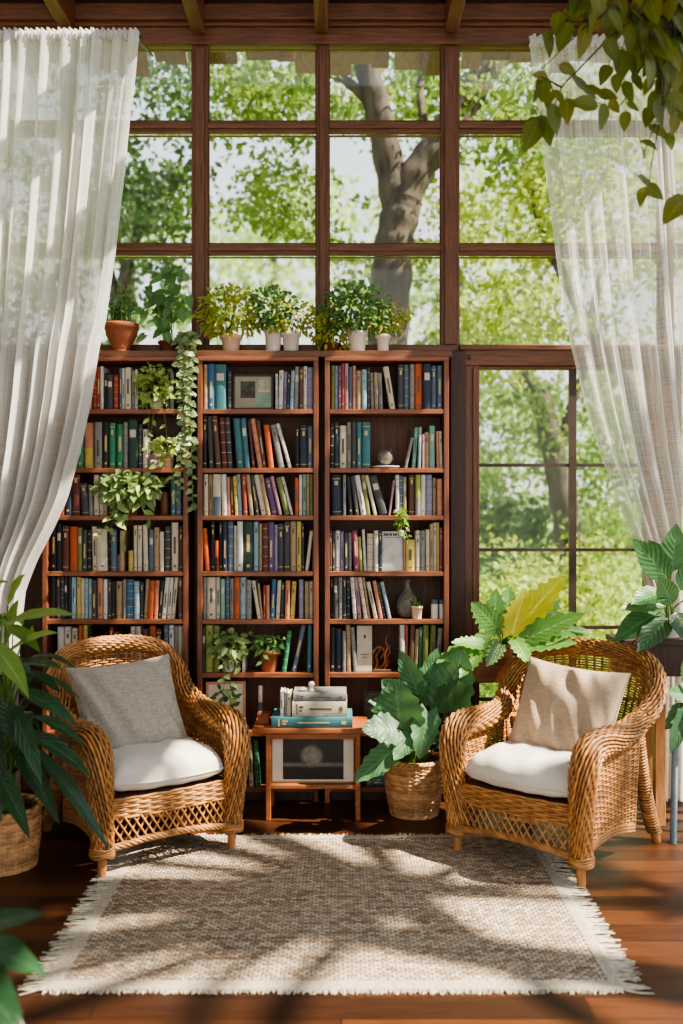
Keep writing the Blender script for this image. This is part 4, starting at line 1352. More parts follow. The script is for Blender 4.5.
# ornaments on the bookcase by the door
c_ = A(X(385.5, 4.48), 4.485, Z(SH[1], YB))
pr_ = empty('saucer', c_, 'flat pale saucer under the spiky globe ornament', 'saucer')
mb = MB()
mb.lathe([(0.03, 0.0), (0.055, 0.003), (0.069, 0.009), (0.068, 0.011), (0.05, 0.006), (0.001, 0.005)], n=30)
mb.build('dish', M['white_pot'], pr_)
gl = empty('globe_ornament', c_ + A(0, 0, 0.007), 'dark round ornament with pale spiky pattern on a saucer', 'ornament')
mb = MB()
mb.lathe([(0.020, 0), (0.022, 0.004), (0.012, 0.010)], n=20)
mb.build('base', M['b_charcoal'], gl)
mb = MB()
mb.ball(A(0, 0, 0.046), 0.038)
mb.build('ball', M['vase_glass'], gl)
mb = MB()
for q in range(34):
    d = rdir()[0]
    p0 = A(0, 0, 0.052)
    mb.tube([p0 + d * 0.006, p0 + d * 0.02 + rng.normal(0, .003, 3), p0 + d * 0.038], [0.0022, 0.0018, 0.0008], 5)
mb.build('petals', M['label_w'], gl)

c_ = A(X(407.5, 4.50), 4.505, Z(SH[4], YB))
mb = MB()
mb.lathe([(0.024, 0), (0.040, 0.008), (0.051, 0.038), (0.053, 0.066), (0.047, 0.094), (0.031, 0.118), (0.018, 0.134), (0.014, 0.150),
          (0.014, 0.168), (0.019, 0.182), (0.0175, 0.182), (0.0125, 0.166), (0.0125, 0.150), (0.029, 0.116), (0.045, 0.093), (0.051, 0.066), (0.049, 0.038), (0.034, 0.012)], c_, 30)
tag(mb.build('vase', M['vase_glass'], loc=c_), 'round smoky glass vase with narrow neck on the fifth shelf', 'vase')
for q, (pa, pb_) in enumerate(((431, 438.2), (439.2, 443.6))):
    r_ = (pb_ - pa) / 2 * 4.46 / F
    c_ = A(X((pa + pb_) / 2, 4.46), 4.46, Z(SH[4], YB))
    jr = empty('jar', c_, ['white jar with blue lid beside the potted succulent, wider of two', 'white jar with blue lid beside bookcase upright, slimmer of two'][q], 'jar', 'small jars on the fifth shelf')
    mb = MB()
    mb.lathe([(r_ * 0.95, 0), (r_, 0.004), (r_, 0.066), (r_ * 0.8, 0.072)], n=18)
    mb.build('jar_body', M['white_pot'], jr)
    mb = MB()
    mb.lathe([(r_ * 0.95, 0.07), (r_ * 0.95, 0.088), (r_ * 0.9, 0.09)], n=18, cap_t=True)
    mb.build('lid', M['b_slate'], jr)

# copper sculpture: ring of a body and a flame-like figure on a foot
c_ = A(X(382, 4.47), 4.475, Z(SH[5], YB))
sr = empty('sculpture', c_, 'shiny copper abstract sculpture of twisting figures on bookcase shelf', 'sculpture')
mb = MB()
mb.box(A(-0.042, -0.026, 0), A(0.042, 0.026, 0.012))
mb.build('foot', M['b_brown'], sr, smooth=False, bevel=0.003)
mb = MB()
t = np.linspace(0.15, 2 * PI + 0.6, 50)
mb.tube(np.stack([-0.014 + 0.030 * np.cos(t), 0.006 * np.sin(2 * t), 0.066 + 0.048 * np.sin(t)], -1), 0.005 + 0.004 * np.abs(np.sin(t * 1.5)), 8)
mb.tube(catmull([A(-0.03, 0, 0.012), A(-0.02, 0, 0.04), A(-0.028, -.004, 0.07), A(-0.01, 0, 0.10), A(-0.02, 0, 0.125)], 24), np.linspace(0.009, 0.003, 24), 8)
mb.build('ring_figure', M['copper'], sr)
mb = MB()
mb.tube(catmull([A(0.012, 0, 0.012), A(0.026, 0, 0.04), A(0.014, -.004, 0.075), A(0.026, 0, 0.11), A(0.018, 0, 0.14), A(0.026, 0, 0.172)], 40),
        np.interp(np.linspace(0, 1, 40), [0, .2, .45, .7, 1], [0.011, 0.014, 0.009, 0.008, 0.0015]), 10)
mb.tube(catmull([A(0.02, 0, 0.06), A(0.036, -.005, 0.085), A(0.034, 0, 0.11), A(0.041, 0, 0.125)], 20), np.linspace(0.007, 0.002, 20), 8)
mb.tube(catmull([A(0.02, 0, 0.09), A(0.004, -.006, 0.08), A(-0.006, 0, 0.055)], 16), np.linspace(0.006, 0.003, 16), 8)
mb.build('flame_figure', M['copper'], sr)

# ================================================================== ARMCHAIRS
def wicker_chair(loc, rz, label, square):
    root = empty('wicker_armchair', loc, label, 'armchair', 'pair of wicker armchairs', rz)
    k = square      # how wide the back spreads at its shoulders
    half = np.array([  # x, y, z, radius of the rolled edge
        (0.262, -0.295, 0.095, 0.036), (0.268, -0.306, 0.20, 0.037), (0.276, -0.314, 0.32, 0.041), (0.282, -0.310, 0.42, 0.047), (0.285, -0.272, 0.480, 0.050),
        (0.287, -0.19, 0.497, 0.048), (0.289, -0.06, 0.494, 0.045), (0.291, 0.07, 0.506, 0.041), (0.30 * k, 0.18, 0.565, 0.038),
        (0.298 * k, 0.265, 0.652, 0.034), (0.24 * k, 0.325, 0.728, 0.031), (0.130 * k, 0.352, 0.757, 0.029), (0.0, 0.36, 0.764, 0.029)])
    full = np.vstack([half, (half[:-1] * [-1, 1, 1, 1])[::-1]])
    C = catmull(full, 400)
    C, LN = resample(C, 400)
    pts, rad = C[:, :3], C[:, 3]
    tan = np.gradient(pts, axis=0)
    tan /= np.linalg.norm(tan, axis=1, keepdims=True)
    cur = A(1, 0, 0)
    nr = np.zeros_like(pts)
    for i in range(400):
        cur = unit(cur - tan[i] * np.dot(cur, tan[i]))
        nr[i] = cur
    bi = np.cross(tan, nr)
    vv = np.linspace(0, 1, 400)

    def S(u, v):
        v = np.clip(v, 0, 1)
        ip = lambda arr: np.stack([np.interp(v, vv, arr[:, k]) for k in range(3)], -1)
        p, n1, b1 = ip(pts), ip(nr), ip(bi)
        r_ = np.interp(v, vv, rad)[:, None]
        a = 2 * PI * u[:, None]
        return p + r_ * (np.cos(a) * n1 + np.sin(a) * b1)

    cut = 0.30
    for nm, v0, v1, sgn in (('armrest', 0.0, cut, 1), ('back_rim', cut, 1 - cut, 1), ('armrest', 1 - cut, 1.0, -1)):
        mb = MB()
        nrow = 22 if nm == 'armrest' else 17
        # long strands laid along the roll, slightly twisted, bound over hidden hoops
        St = lambda u, v, v0=v0, v1=v1, sgn=sgn: S(v + sgn * 0.55 * (v1 - v0) / cut * u, v0 + (v1 - v0) * u)
        weave(mb, St, int((v1 - v0) * LN / 0.021), np.arange(nrow) / nrow, 0.0040, 0.0062, tilt=0.0)
        sel = (vv >= v0 - 0.002) & (vv <= v1 + 0.002)
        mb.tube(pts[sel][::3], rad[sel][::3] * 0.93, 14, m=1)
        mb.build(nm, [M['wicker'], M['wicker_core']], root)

    # woven back
    iT = (vv > 0.295) & (vv < 0.705)
    top = resample(pts[iT], 200)[0]
    ub = np.linspace(-1, 1, 200)
    bot = np.stack([0.255 * np.sin(ub * 1.25) / math.sin(1.25), 0.285 - 0.19 * np.abs(ub) ** 2.2, np.full(200, 0.255)], -1)[::-1]
    tt = np.linspace(0, 1, 200)

    def SB(u, v):
        ip = lambda arr: np.stack([np.interp(u, tt, arr[:, k]) for k in range(3)], -1)
        a, b = ip(bot), ip(top)
        v_ = v[:, None]
        return a * (1 - v_) + b * v_ + A(0, 0.03, 0) * np.sin(PI * v_) * (1 - (2 * u[:, None] - 1) ** 2)

    mb = MB()
    weave(mb, SB, 30, np.linspace(0.01, 0.97, 46), 0.0035, 0.0050, stake_r=0.0055, vr=(0, 0.98))
    mb.build('woven_back', M['wicker'], root)

    # woven sides below the arms
    for sg in (1, -1):
        iS = np.where((vv >= 0.085) & (vv <= 0.295))[0] if sg == 1 else np.where((vv <= 0.915) & (vv >= 0.705))[0][::-1]
        tp = resample(pts[iS], 100)[0]
        t1 = np.linspace(0, 1, 100)
        bt = np.stack([sg * (0.262 + 0.012 * t1), -0.29 + 0.43 * t1, np.full(100, 0.10) + 0.03 * np.sin(PI * t1)], -1)

        def SS(u, v, tp=tp, bt=bt, sg=sg):
            ip = lambda arr: np.stack([np.interp(u, t1, arr[:, k]) for k in range(3)], -1)
            a, b = ip(bt), ip(tp)
            v_ = v[:, None]
            return a * (1 - v_) + b * v_

        mb = MB()
        weave(mb, SS, 16, np.linspace(0.02, 0.97, 34), 0.0035, 0.0048, stake_r=0.0055, vr=(0, 0.98))
        lo = SS(np.linspace(0, 1, 20), np.zeros(20))
        for q in range(3):
            mb.tube(lo + A(0, 0, 0.012 * (q - 1)), 0.0075, 6)
        mb.build('woven_side', M['wicker'], root)

    # front apron
    bow = lambda x: -0.312 - 0.018 * (1 - (x / 0.25) ** 2)
    xs = np.linspace(-0.245, 0.245, 60)
    mb = MB()
    for q in range(8):
        zz = 0.212 + q * 0.0095
        ph = (q % 2) * PI
        mb.tube(np.stack([xs, bow(xs) - 0.004 * np.sin(xs * 70 + ph) + 0.001 * q, np.full(60, zz) + 0.002 * np.sin(xs * 9)], -1), 0.0062, 5)
    ap = mb.build('front_apron', M['wicker'], root)
    mb = MB()
    for k in range(-4, 19):
        for dx in (1, -1):
            xa = -0.245 + k * 0.0315 if dx == 1 else 0.245 - k * 0.0315
            p0, p1 = A(xa, 0, 0.125), A(xa + dx * 0.058, 0, 0.215)
            t = np.linspace(0, 1, 7)[:, None]
            p = p0 * (1 - t) + p1 * t
            p = p[(p[:, 0] > -0.246) & (p[:, 0] < 0.246)]
            if len(p) > 2:
                p[:, 1] = bow(p[:, 0]) + 0.003 * dx
                mb.tube(p, 0.0042, 5)
    xv = np.linspace(-0.245, 0.245, 24)
    mb.build('lattice', M['wicker'], ap)
    mb = MB()
    arch = lambda x: 0.085 + 0.026 * (1 - (x / 0.25) ** 2)
    for q in range(5):
        ph = q * 2 * PI / 5
        mb.tube(np.stack([xs, bow(xs) + 0.009 * np.cos(xs * 60 + ph), arch(xs) + 0.009 * np.sin(xs * 60 + ph) + 0.012], -1), 0.0062, 5)
    mb.build('braided_edge', M['wicker'], ap)
    # seat deck and dark liner that closes the box behind the lattice
    mb = MB()
    mb.box(A(-0.245, -0.29, 0.262), A(0.245, 0.26, 0.274))
    for q in range(30):
        y = -0.285 + q * 0.0185
        mb.tube([A(-0.245, y, 0.274), A(0.245, y, 0.274)], 0.006, 5)
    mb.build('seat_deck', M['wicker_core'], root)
    # legs
    for sx in (1, -1):
        mb = MB()
        mb.tube([A(sx * 0.262, -0.298, 0.30), A(sx * 0.264, -0.298, 0.1), A(sx * 0.266, -0.298, 0.0)], [0.021, 0.020, 0.0155], 14)
        for q in range(4):
            aa = np.linspace(0, 2 * PI, 20, endpoint=False)
            mb.tube(np.stack([sx * 0.265 + 0.043 * np.cos(aa), -0.297 + 0.042 * np.sin(aa), 0.078 + q * 0.009 + 0.003 * np.sin(aa * 3 + q)], -1), 0.0065, 5, closed=True, m=1)
        mb.build('leg', [M['peg_wood'], M['wicker']], root)
        mb = MB()
        pr2 = catmull([A(sx * 0.272, 0.17, 0.47), A(sx * 0.272, 0.215, 0.30), A(sx * 0.278, 0.275, 0.13), A(sx * 0.288, 0.335, 0.0)], 24)
        mb.tube(pr2, np.linspace(0.026, 0.018, 24), 12)
        cc, l2 = resample(pr2, 40)
        for q in range(2, 36):
            aa = np.linspace(0, 2 * PI, 12, endpoint=False)
            mb.tube(np.stack([cc[q, 0] + 0.027 * np.cos(aa), cc[q, 1] + 0.027 * np.sin(aa), np.full(12, cc[q, 2]) + 0.004 * np.sin(aa)], -1), 0.0055, 4, closed=True, m=1)
        mb.build('leg', [M['peg_wood'], M['wicker']], root)
    return root


def empty_child(name, parent):
    o = bpy.data.objects.new(name, None)
    o.empty_display_size = 0.03
    COL.objects.link(o)
    o.parent = parent
    return o


def cushion_pts(n, w, d, T, p, bot=0.5, pinch=0.0, seed=0, wr=0.004):
    r2 = np.random.default_rng(seed)
    u = np.linspace(-1, 1, n)
    u = np.sign(u) * (1 - (1 - np.abs(u)) ** 1.4)
    U, V = np.meshgrid(u, u, indexing='ij')
    e = np.maximum(0, 1 - np.abs(U) ** p) * np.maximum(0, 1 - np.abs(V) ** p)
    hgt = T * e ** 0.42
    ox = 1 - pinch * (1 - V ** 2) * np.abs(U) ** 3
    oy = 1 - pinch * (1 - U ** 2) * np.abs(V) ** 3
    x, y = U * w / 2 * ox, V * d / 2 * oy
    noise = np.zeros_like(U)
    for q in range(9):
        a, b, c = r2.uniform(2, 9), r2.uniform(2, 9), r2.uniform(0, 6)
        noise += np.sin(U * a * 2 + V * b + c) * r2.uniform(0.3, 1)
    noise *= wr / 3
    edge = np.minimum(1, e * 4)
    topP = np.stack([x, y, hgt * (1 - bot) + noise * edge], -1)
    botP = np.stack([x, y, -hgt * bot - noise * edge * 0.5], -1)
    return topP, botP, np.stack([x, y, 0 * x], -1)


def edge_loop(P):
    return np.vstack([P[:-1, 0], P[-1, :-1], P[:0:-1, -1], P[0, :0:-1]])


def seat_cushion(chair_loc, rz, label):
    c, s = math.cos(rz), math.sin(rz)
    off = A(0 * c - (-0.055) * s, 0 * s + (-0.055) * c, 0.282)
    root = empty('seat_cushion', A(*chair_loc) + off, label, 'cushion', 'white seat cushions', rz)
    n = 40
    u = np.linspace(-1, 1, n)
    tp, bp, ed = cushion_pts(n, 0.480, 0.52, 0.125, 7, 0.35, 0.0, 3, 0.005)
    # round the outline of the box cushion
    for P in (tp, bp):
        x, y = P[..., 0] / 0.24, P[..., 1] / 0.26
        k = 1 - 0.05 * (x ** 2) * (y ** 2)
        P[..., 0] *= k
        P[..., 1] *= k
        P[..., 1] += -0.02 * (1 - x ** 2) * np.where(P[..., 1] < 0, -y, 0)
        P[..., 2] += 0.047
    mb = MB()
    mb.grid(tp)
    mb.grid(bp[:, ::-1])
    mb.build('cover', M['cushion'], root)
    pb = MB()
    pb.tube(edge_loop(tp) * [1.004, 1.004, 1], 0.0032, 6, closed=True)
    pb.build('piping', M['piping'], root)
    return root


def pillow(chair_loc, rz, label, mat, size, lean, off, roll, seed):
    c, s = math.cos(rz), math.sin(rz)
    w = A(off[0] * c - off[1] * s, off[0] * s + off[1] * c, off[2])
    root = empty('throw_pillow', A(*chair_loc) + w, label, 'pillow', 'throw pillows on the armchairs')
    tp, bp, ed = cushion_pts(44, size[0], size[1], size[2], 2.6, 0.5, 0.085, seed, 0.011)
    mb = MB()
    mb.grid(tp)
    mb.grid(bp[:, ::-1])
    ob = mb.build('cover', M[mat], root)
    pb = MB()
    pb.tube(edge_loop(ed) * [1.003, 1.003, 1], 0.0028, 6, closed=True)
    pb.build('seam_cord', M[mat], root)
    # local z = face normal; stand it up, lean back, then turn with the chair
    R = Matrix.Rotation(rz, 4, 'Z') @ Matrix.Rotation(math.radians(90) - lean, 4, 'X') @ Matrix.Rotation(roll, 4, 'Z')
    root.rotation_euler = R.to_euler()
    return root


LC, LR = (-0.824, 3.905, 0.004), math.radians(33)
RC, RR = (0.855, 3.82, 0.004), math.radians(-40.5)
wicker_chair(LC, LR, 'golden wicker armchair with grey linen pillow, beside the leafy plant in a basket', 0.90)
wicker_chair(RC, RR, 'golden wicker armchair with tan linen pillow, in front of the glazed garden door', 1.06)
seat_cushion(LC, LR, 'off-white seat cushion on the wicker armchair that has the grey pillow')
seat_cushion(RC, RR, 'off-white seat cushion on the wicker armchair that has the tan pillow')
pillow(LC, LR, 'square grey linen pillow propped against the back of the wicker armchair', 'linen_grey', (0.45, 0.41, 0.165), math.radians(27), (-0.032, 0.05, 0.535), 0.05, 4)
pillow(RC, RR, 'square tan linen pillow propped against the back of the wicker armchair', 'linen_tan', (0.45, 0.41, 0.165), math.radians(25), (0.022, 0.06, 0.53), -0.05, 9)

# ================================================================== RUG
RX0, RX1, RY0, RY1, RH = -0.835, 0.795, 2.67, 3.94, 0.008
rc = A((RX0 + RX1) / 2, (RY0 + RY1) / 2, 0)
rug = empty('rug', rc, 'large braided beige jute rug with cream border and fringe on the wooden floor', 'rug')
nx, ny = 250, 196
gx, gy = np.linspace(RX0 + 0.03, RX1 - 0.03, nx), np.linspace(RY0 + 0.045, RY1 - 0.03, ny)
GX, GY = np.meshgrid(gx, gy, indexing='ij')
GZ = RH + 0.0022 * np.abs(np.sin(GY * PI / 0.0135)) + 0.0015 * rng.normal(0, 1, GX.shape) * 0.5 + 0.002 * np.sin(GX * 5 + GY * 3)
mb = MB()
mb.grid(np.stack([GX, GY, GZ], -1) - rc)
mb.build('woven_field', M['rug'], rug)
mb = MB()
for lo, hi in (((RX0, RY0, 0.001), (RX1, RY0 + 0.05, RH + 0.003)), ((RX0, RY1 - 0.035, 0.001), (RX1, RY1, RH + 0.003)),
               ((RX0, RY0 + 0.05, 0.001), (RX0 + 0.035, RY1 - 0.035, RH + 0.003)), ((RX1 - 0.035, RY0 + 0.05, 0.001), (RX1, RY1 - 0.035, RH + 0.003))):
    mb.box(A(*lo) - rc, A(*hi) - rc)
mb.build('border', M['rug_border'], rug, smooth=False, bevel=0.003)
mb = MB()


def tassel(p, d, L):
    d = unit(A(*d) + rng.normal(0, 0.22, 3) * A(1, 1, 0))
    e = A(*p) + d * L
    mid = (A(*p) + e) / 2 + rng.normal(0, 0.004, 3) * A(1, 1, 0)
    P = np.array([A(*p), mid, e])
    P[:, 2] = [0.006, 0.004, 0.003]
    mb.tube(P - rc, [0.0032, 0.0030, 0.0018], 4, cap=False)


for y in np.arange(RY0, RY1, 0.0062):
    for q in range(1):
        tassel((RX0, y, 0), (-1, 0, 0), rng.uniform(0.05, 0.085))
        tassel((RX1, y, 0), (1, 0, 0), rng.uniform(0.05, 0.085))
for x in np.arange(RX0, RX1, 0.008):
    tassel((x, RY1, 0), (0, 1, 0), rng.uniform(0.02, 0.045))
    tassel((x, RY0, 0), (0, -1, 0), rng.uniform(0.008, 0.02))
mb.build('fringe', M['fringe'], rug)

# ================================================================== CURTAINS
def curtain(label, xl, xr, Y0, ztop, zbot, folds, mat, seed, amp):
    """xl, xr: functions of z giving the two edges"""
    r2 = np.random.default_rng(seed)
    nz, nu = 90, 420
    zs = np.linspace(zbot, ztop + 0.018, nz)
    u = np.linspace(0, 1, nu)
    ph = r2.uniform(0, 6, 6)
    # uneven folds: warp the phase
    w = u + 0.018 * np.sin(2 * PI * u * 2.3 + ph[0]) + 0.012 * np.sin(2 * PI * u * 5.1 + ph[1])
    P = np.zeros((nz, nu, 3))
    for i, z in enumerate(zs):
        f = (ztop - z) / (ztop - zbot)
        a, b = xl(z), xr(z)
        P[i, :, 0] = a + (b - a) * u + 0.006 * np.sin(2 * PI * folds * w * 2 + 1.0)
        am = amp * (0.55 + 0.9 * min(1, f * 2.5))
        P[i, :, 1] = Y0 + am * np.sin(2 * PI * folds * w + 0.5 * np.sin(3 * f + ph[2])) + 0.35 * am * np.sin(2 * PI * folds * 0.43 * w + ph[3] + f) \
            + 0.2 * am * np.sin(2 * PI * folds * 2.1 * w + ph[4])
        P[i, :, 2] = z + (0.010 * np.sin(2 * PI * folds * 2 * w + ph[5]) if z > ztop - 0.01 else 0)
    uv = np.zeros((nz, nu, 2))
    uv[..., 0] = u[None]
    uv[..., 1] = zs[:, None]
    c = A((xl(ztop) + xr(ztop)) / 2, Y0, zbot)
    root = empty('curtain', c, label, 'curtain', 'pair of gauze curtains')
    mb = MB()
    mb.grid(P - c, uv=uv)
    mb.build('cloth', M[mat], root)
    # gathered heading: a ruched pocket over the rod
    hb = MB()
    k = 500
    uu = np.linspace(0, 1, k)
    a, b = xl(ztop), xr(ztop)
    Q = np.zeros((9, k, 3))
    for i, an in enumerate(np.linspace(-PI / 2 - 0.6, 1.5 * PI - 0.6, 9)):
        rr = 0.019 + 0.004 * np.sin(2 * PI * folds * 3.3 * uu + i) + 0.003 * np.sin(2 * PI * folds * 5.7 * uu)
        Q[i, :, 0] = a + (b - a) * uu
        Q[i, :, 1] = Y0 + rr * np.cos(an)
        Q[i, :, 2] = ztop + rr * np.sin(an)
    uv2 = np.zeros((9, k, 2))
    uv2[..., 0] = uu[None]
    uv2[..., 1] = np.linspace(0, 0.06, 9)[:, None]
    hb.grid(Q - c, uv=uv2)
    # little frill standing above the pocket
    Fz = np.zeros((3, k, 3))
    for i in range(3):
        Fz[i, :, 0] = a + (b - a) * uu
        Fz[i, :, 1] = Y0 + 0.010 * np.sin(2 * PI * folds * 3.3 * uu) * (i / 2 + 0.3)
        Fz[i, :, 2] = ztop + 0.014 + i * 0.009 + 0.003 * np.sin(2 * PI * folds * 1.7 * uu)
    uv3 = np.zeros((3, k, 2))
    uv3[..., 0] = uu[None]
    hb.grid(Fz - c, uv=uv3)
    hb.build('heading', M['curtain_thick'], root)
    return root


YC = 4.20


YCR = 4.37


def edge(points, Y):
    zz = np.array([Z(p[1], Y) for p in points])[::-1]
    xx = np.array([X(p[0], Y) for p in points])[::-1]
    return lambda z: float(np.interp(z, zz, xx))


lr = edge([(139, 20), (139, 32), (135, 80), (130, 120), (124, 180), (116, 250), (106, 320), (99, 350), (91, 400), (80, 450), (66, 500), (52, 530), (36, 560), (24, 590), (18, 640), (16, 700), (18, 800), (20, 825)], YC)
ll = edge([(-60, 20), (-60, 350), (-62, 560), (-62, 825)], YC)
rl = edge([(529, 20), (529, 36), (534, 80), (541, 140), (549, 200), (560, 290), (571, 350), (586, 410), (600, 455), (617, 500), (634, 545), (647, 590), (652, 640), (652, 720), (650, 825)], YCR)
rrE = edge([(735, 20), (735, 350), (728, 560), (728, 825)], YCR)
curtain('dense white gauze curtain swept aside over the outer bookcase', ll, lr, YC, Z(36, YC), 0.03, 11, 'curtain_thick', 2, 0.034)
curtain('sheer white gauze curtain swept aside beside the garden door', rl, rrE, YCR, Z(42, YCR), 0.03, 10, 'curtain_sheer', 7, 0.030)
for k, (a, b, YC, zz, lab) in enumerate(((-70, 142, YC, Z(36, YC), 'slim dark rod carrying the dense white curtain'), (527, 745, YCR, Z(42, YCR), 'slim dark rod carrying the sheer white curtain'))):
    rd = empty('curtain_rod', (X((a + b) / 2, YC), YC, zz), lab, 'curtain rod', 'curtain rods')
    o = A(*rd.location)
    mb = MB()
    mb.tube([A(X(a, YC), YC, zz) - o, A(X(b, YC), YC, zz) - o], 0.009, 10)
    mb.build('pole', M['metal_rod'], rd)
    for q in (a + 12, b - 6):
        mb = MB()
        mb.tube([A(X(q, YC), YC, zz) - o, A(X(q, YC), YC + 0.1, zz + 0.02) - o, A(X(q, YC), YW - 0.05, zz + 0.09) - o], 0.006, 8)
        mb.build('bracket', M['metal_rod'], rd)

# ================================================================== PLANTS
def plant(name, loc, label, cat='plant', group=None):
    return empty(name, loc, label, cat, group)


def stem_to(sm, p0, p1, r0=0.004, r1=0.0025, sag=0.12):
    p0, p1 = A(*p0), A(*p1)
    mid = (p0 + p1) / 2
    mid[:2] = p0[:2] * 0.68 + p1[:2] * 0.32
    mid[2] = p0[2] + (p1[2] - p0[2]) * 0.62
    c = catmull([p0, mid, p1], 12)
    sm.tube(c, np.linspace(r0, r1, 12), 6)
    return unit(c[-1] - c[-2])


def basket(parent, r_top, r_mid, r_bot, h, nst=28):
    mb = MB()
    zz = np.linspace(0, 1, 30)
    rr = np.interp(zz, [0, 0.5, 1], [r_bot, r_mid, r_top])

    def S(u, v):
        a = 2 * PI * u
        r = np.interp(v, zz, rr)
        return np.stack([r * np.cos(a), r * np.sin(a), h * v], -1)
    weave(mb, S, nst, np.linspace(0.02, 0.95, int(h / 0.0085)), 0.003, 0.0052, closed=True, stake_r=0.0045, vr=(0.0, 0.99))
    a = np.linspace(0, 2 * PI, 90, endpoint=False)
    for q in range(4):
        ph = q * PI / 2
        rad = r_top + 0.008 * np.cos(a * 16 + ph)
        mb.tube(np.stack([rad * np.cos(a), rad * np.sin(a), h + 0.007 * np.sin(a * 16 + ph)], -1), 0.0055, 5, closed=True)
    mb.lathe([(r_bot - 0.004, 0.002), (r_mid - 0.005, h * .5), (r_top - 0.006, h - 0.004)], n=40, m=1)
    mb.lathe([(0.001, h - 0.03), (r_top - 0.006, h - 0.035)], n=40, m=2, cap_b=False)
    return mb.build('basket', [M['basket'], M['basket_core'], M['soil']], parent)


# --- tall leafy plant in a basket beside the grey-pillow chair
c0 = A(-1.29, 3.63, 0)
pl = plant('potted_peace_lily', c0, 'tall plant with long glossy dark leaves in a round wicker basket')
basket(pl, 0.135, 0.132, 0.118, 0.225)
fm, sm = MB(), MB()
specs = []
# (blade base px, py, depth ; tip px, py, depth ; width)
for (bx, by, bY, tx, ty, tY, wd) in [
    (-2, 628, 3.40, 78, 612, 3.30, .070), (8, 606, 3.42, 28, 566, 3.36, .060), (5, 655, 3.30, 62, 628, 3.22, .060), (22, 640, 3.5, 44, 596, 3.5, .05),
    (-25, 600, 3.4, 10, 578, 3.3, .06), (-12, 640, 3.25, 22, 690, 3.1, .075), (10, 665, 3.3, 62, 668, 3.2, .085), (18, 690, 3.3, 70, 722, 3.22, .085),
    (8, 700, 3.22, 34, 768, 3.12, .09), (20, 730, 3.3, 82, 772, 3.22, .095), (30, 745, 3.36, 92, 832, 3.30, .085), (-8, 720, 3.2, -2, 800, 3.08, .09),
    (12, 745, 3.2, 50, 812, 3.08, .09), (0, 690, 3.3, -50, 700, 3.2, .08), (22, 700, 3.5, 60, 700, 3.58, .08), (5, 625, 3.35, 36, 650, 3.25, .06),
    (-10, 760, 3.15, 22, 826, 3.02, .085), (25, 672, 3.42, 56, 690, 3.42, .07), (-20, 650, 3.3, -12, 600, 3.3, .06), (8, 640, 3.46, 20, 588, 3.46, .05),
    (34, 716, 3.44, 78, 742, 3.44, .075), (14, 720, 3.18, 30, 700, 3.05, .08), (-14, 690, 3.12, 10, 740, 2.98, .08)]:
    b, t = W(bx, by, bY), W(tx, ty, tY)
    d = t - b
    L_ = np.linalg.norm(d)
    br = 1 if (by < 660 and bx < 10) else 0  # backlight on the upper leaves put into a brighter leaf material
    leaf(fm, b - c0, d + A(0, 0, 0.25 * L_), A(rng.uniform(-.3, .3), -0.45, 1), L_ * 1.06, wd * (1.05 if br else 0.78), 'lance', 0.26, 0.3, 10, 0.03, m=br)
    stem_to(sm, A(rng.uniform(-.04, .04), rng.uniform(-.04, .04), 0.2), b - c0, 0.0045, 0.003)
for q in range(46):
    a = rng.uniform(0, 2 * PI)
    hz = rng.uniform(0.36, 0.95)
    rad = rng.uniform(0.03, 0.10)
    b = A(rad * math.cos(a), rad * math.sin(a), hz)
    d = A(math.cos(a), math.sin(a), rng.uniform(-0.1, 0.9))
    L_ = rng.uniform(0.16, 0.26)
    if c0[1] + b[1] + d[1] * L_ > 3.62 and c0[0] + b[0] + d[0] * L_ > -1.2:
        continue
    leaf(fm, b, d, (0, 0, 1), L_, L_ * 0.27, 'lance', 0.5, 0.3, 9, 0.03, m=1 if hz > 0.85 else 0)  # highest leaves take the brighter, backlit-looking colour
    stem_to(sm, A(rng.uniform(-.04, .04), rng.uniform(-.04, .04), 0.2), b, 0.004, 0.0025)
fm.build('foliage', [M['leaf_dark'], M['leaf_bright']], pl)
sm.build('stems', M['stem'], pl)

# --- plant near the lens, low corner
c0 = A(-0.98, 2.04, 0)
pl = plant('potted_plant', c0, 'dark broad-leaved plant close to the camera beside the rug corner')
pot(pl, M['terracotta'], 0.105, 0.075, 0.18)
fm, sm = MB(), MB()
for (bx, by, bY, tx, ty, tY, wd) in [(-30, 935, 2.05, 46, 912, 2.12, .075), (-35, 945, 1.98, 40, 972, 1.96, .09), (-45, 960, 1.92, 16, 1030, 1.84, .10), (-60, 920, 2.0, -10, 890, 2.05, .08),
                                     (-40, 965, 2.0, 20, 940, 2.05, .07), (-70, 980, 1.9, -20, 1040, 1.82, .09), (-100, 900, 2.0, -160, 880, 2.0, .09), (-110, 920, 1.9, -150, 980, 1.8, .09), (-85, 890, 2.1, -80, 820, 2.2, .08),
                                     (-60, 930, 2.15, 0, 925, 2.3, .075)]:
    b, t = W(bx, by, bY), W(tx, ty, tY)
    d = t - b
    L_ = np.linalg.norm(d)
    leaf(fm, b - c0, d + A(0, 0, 0.2 * L_), A(0, -0.3, 1), L_ * 1.05, wd, 'ovate', 0.22, 0.25, 10, 0.03)
    stem_to(sm, A(rng.uniform(-.03, .03), rng.uniform(-.03, .03), 0.16), b - c0, 0.004, 0.003)
fm.build('foliage', M['leaf_dark'], pl)
sm.build('stems', M['stem'], pl)

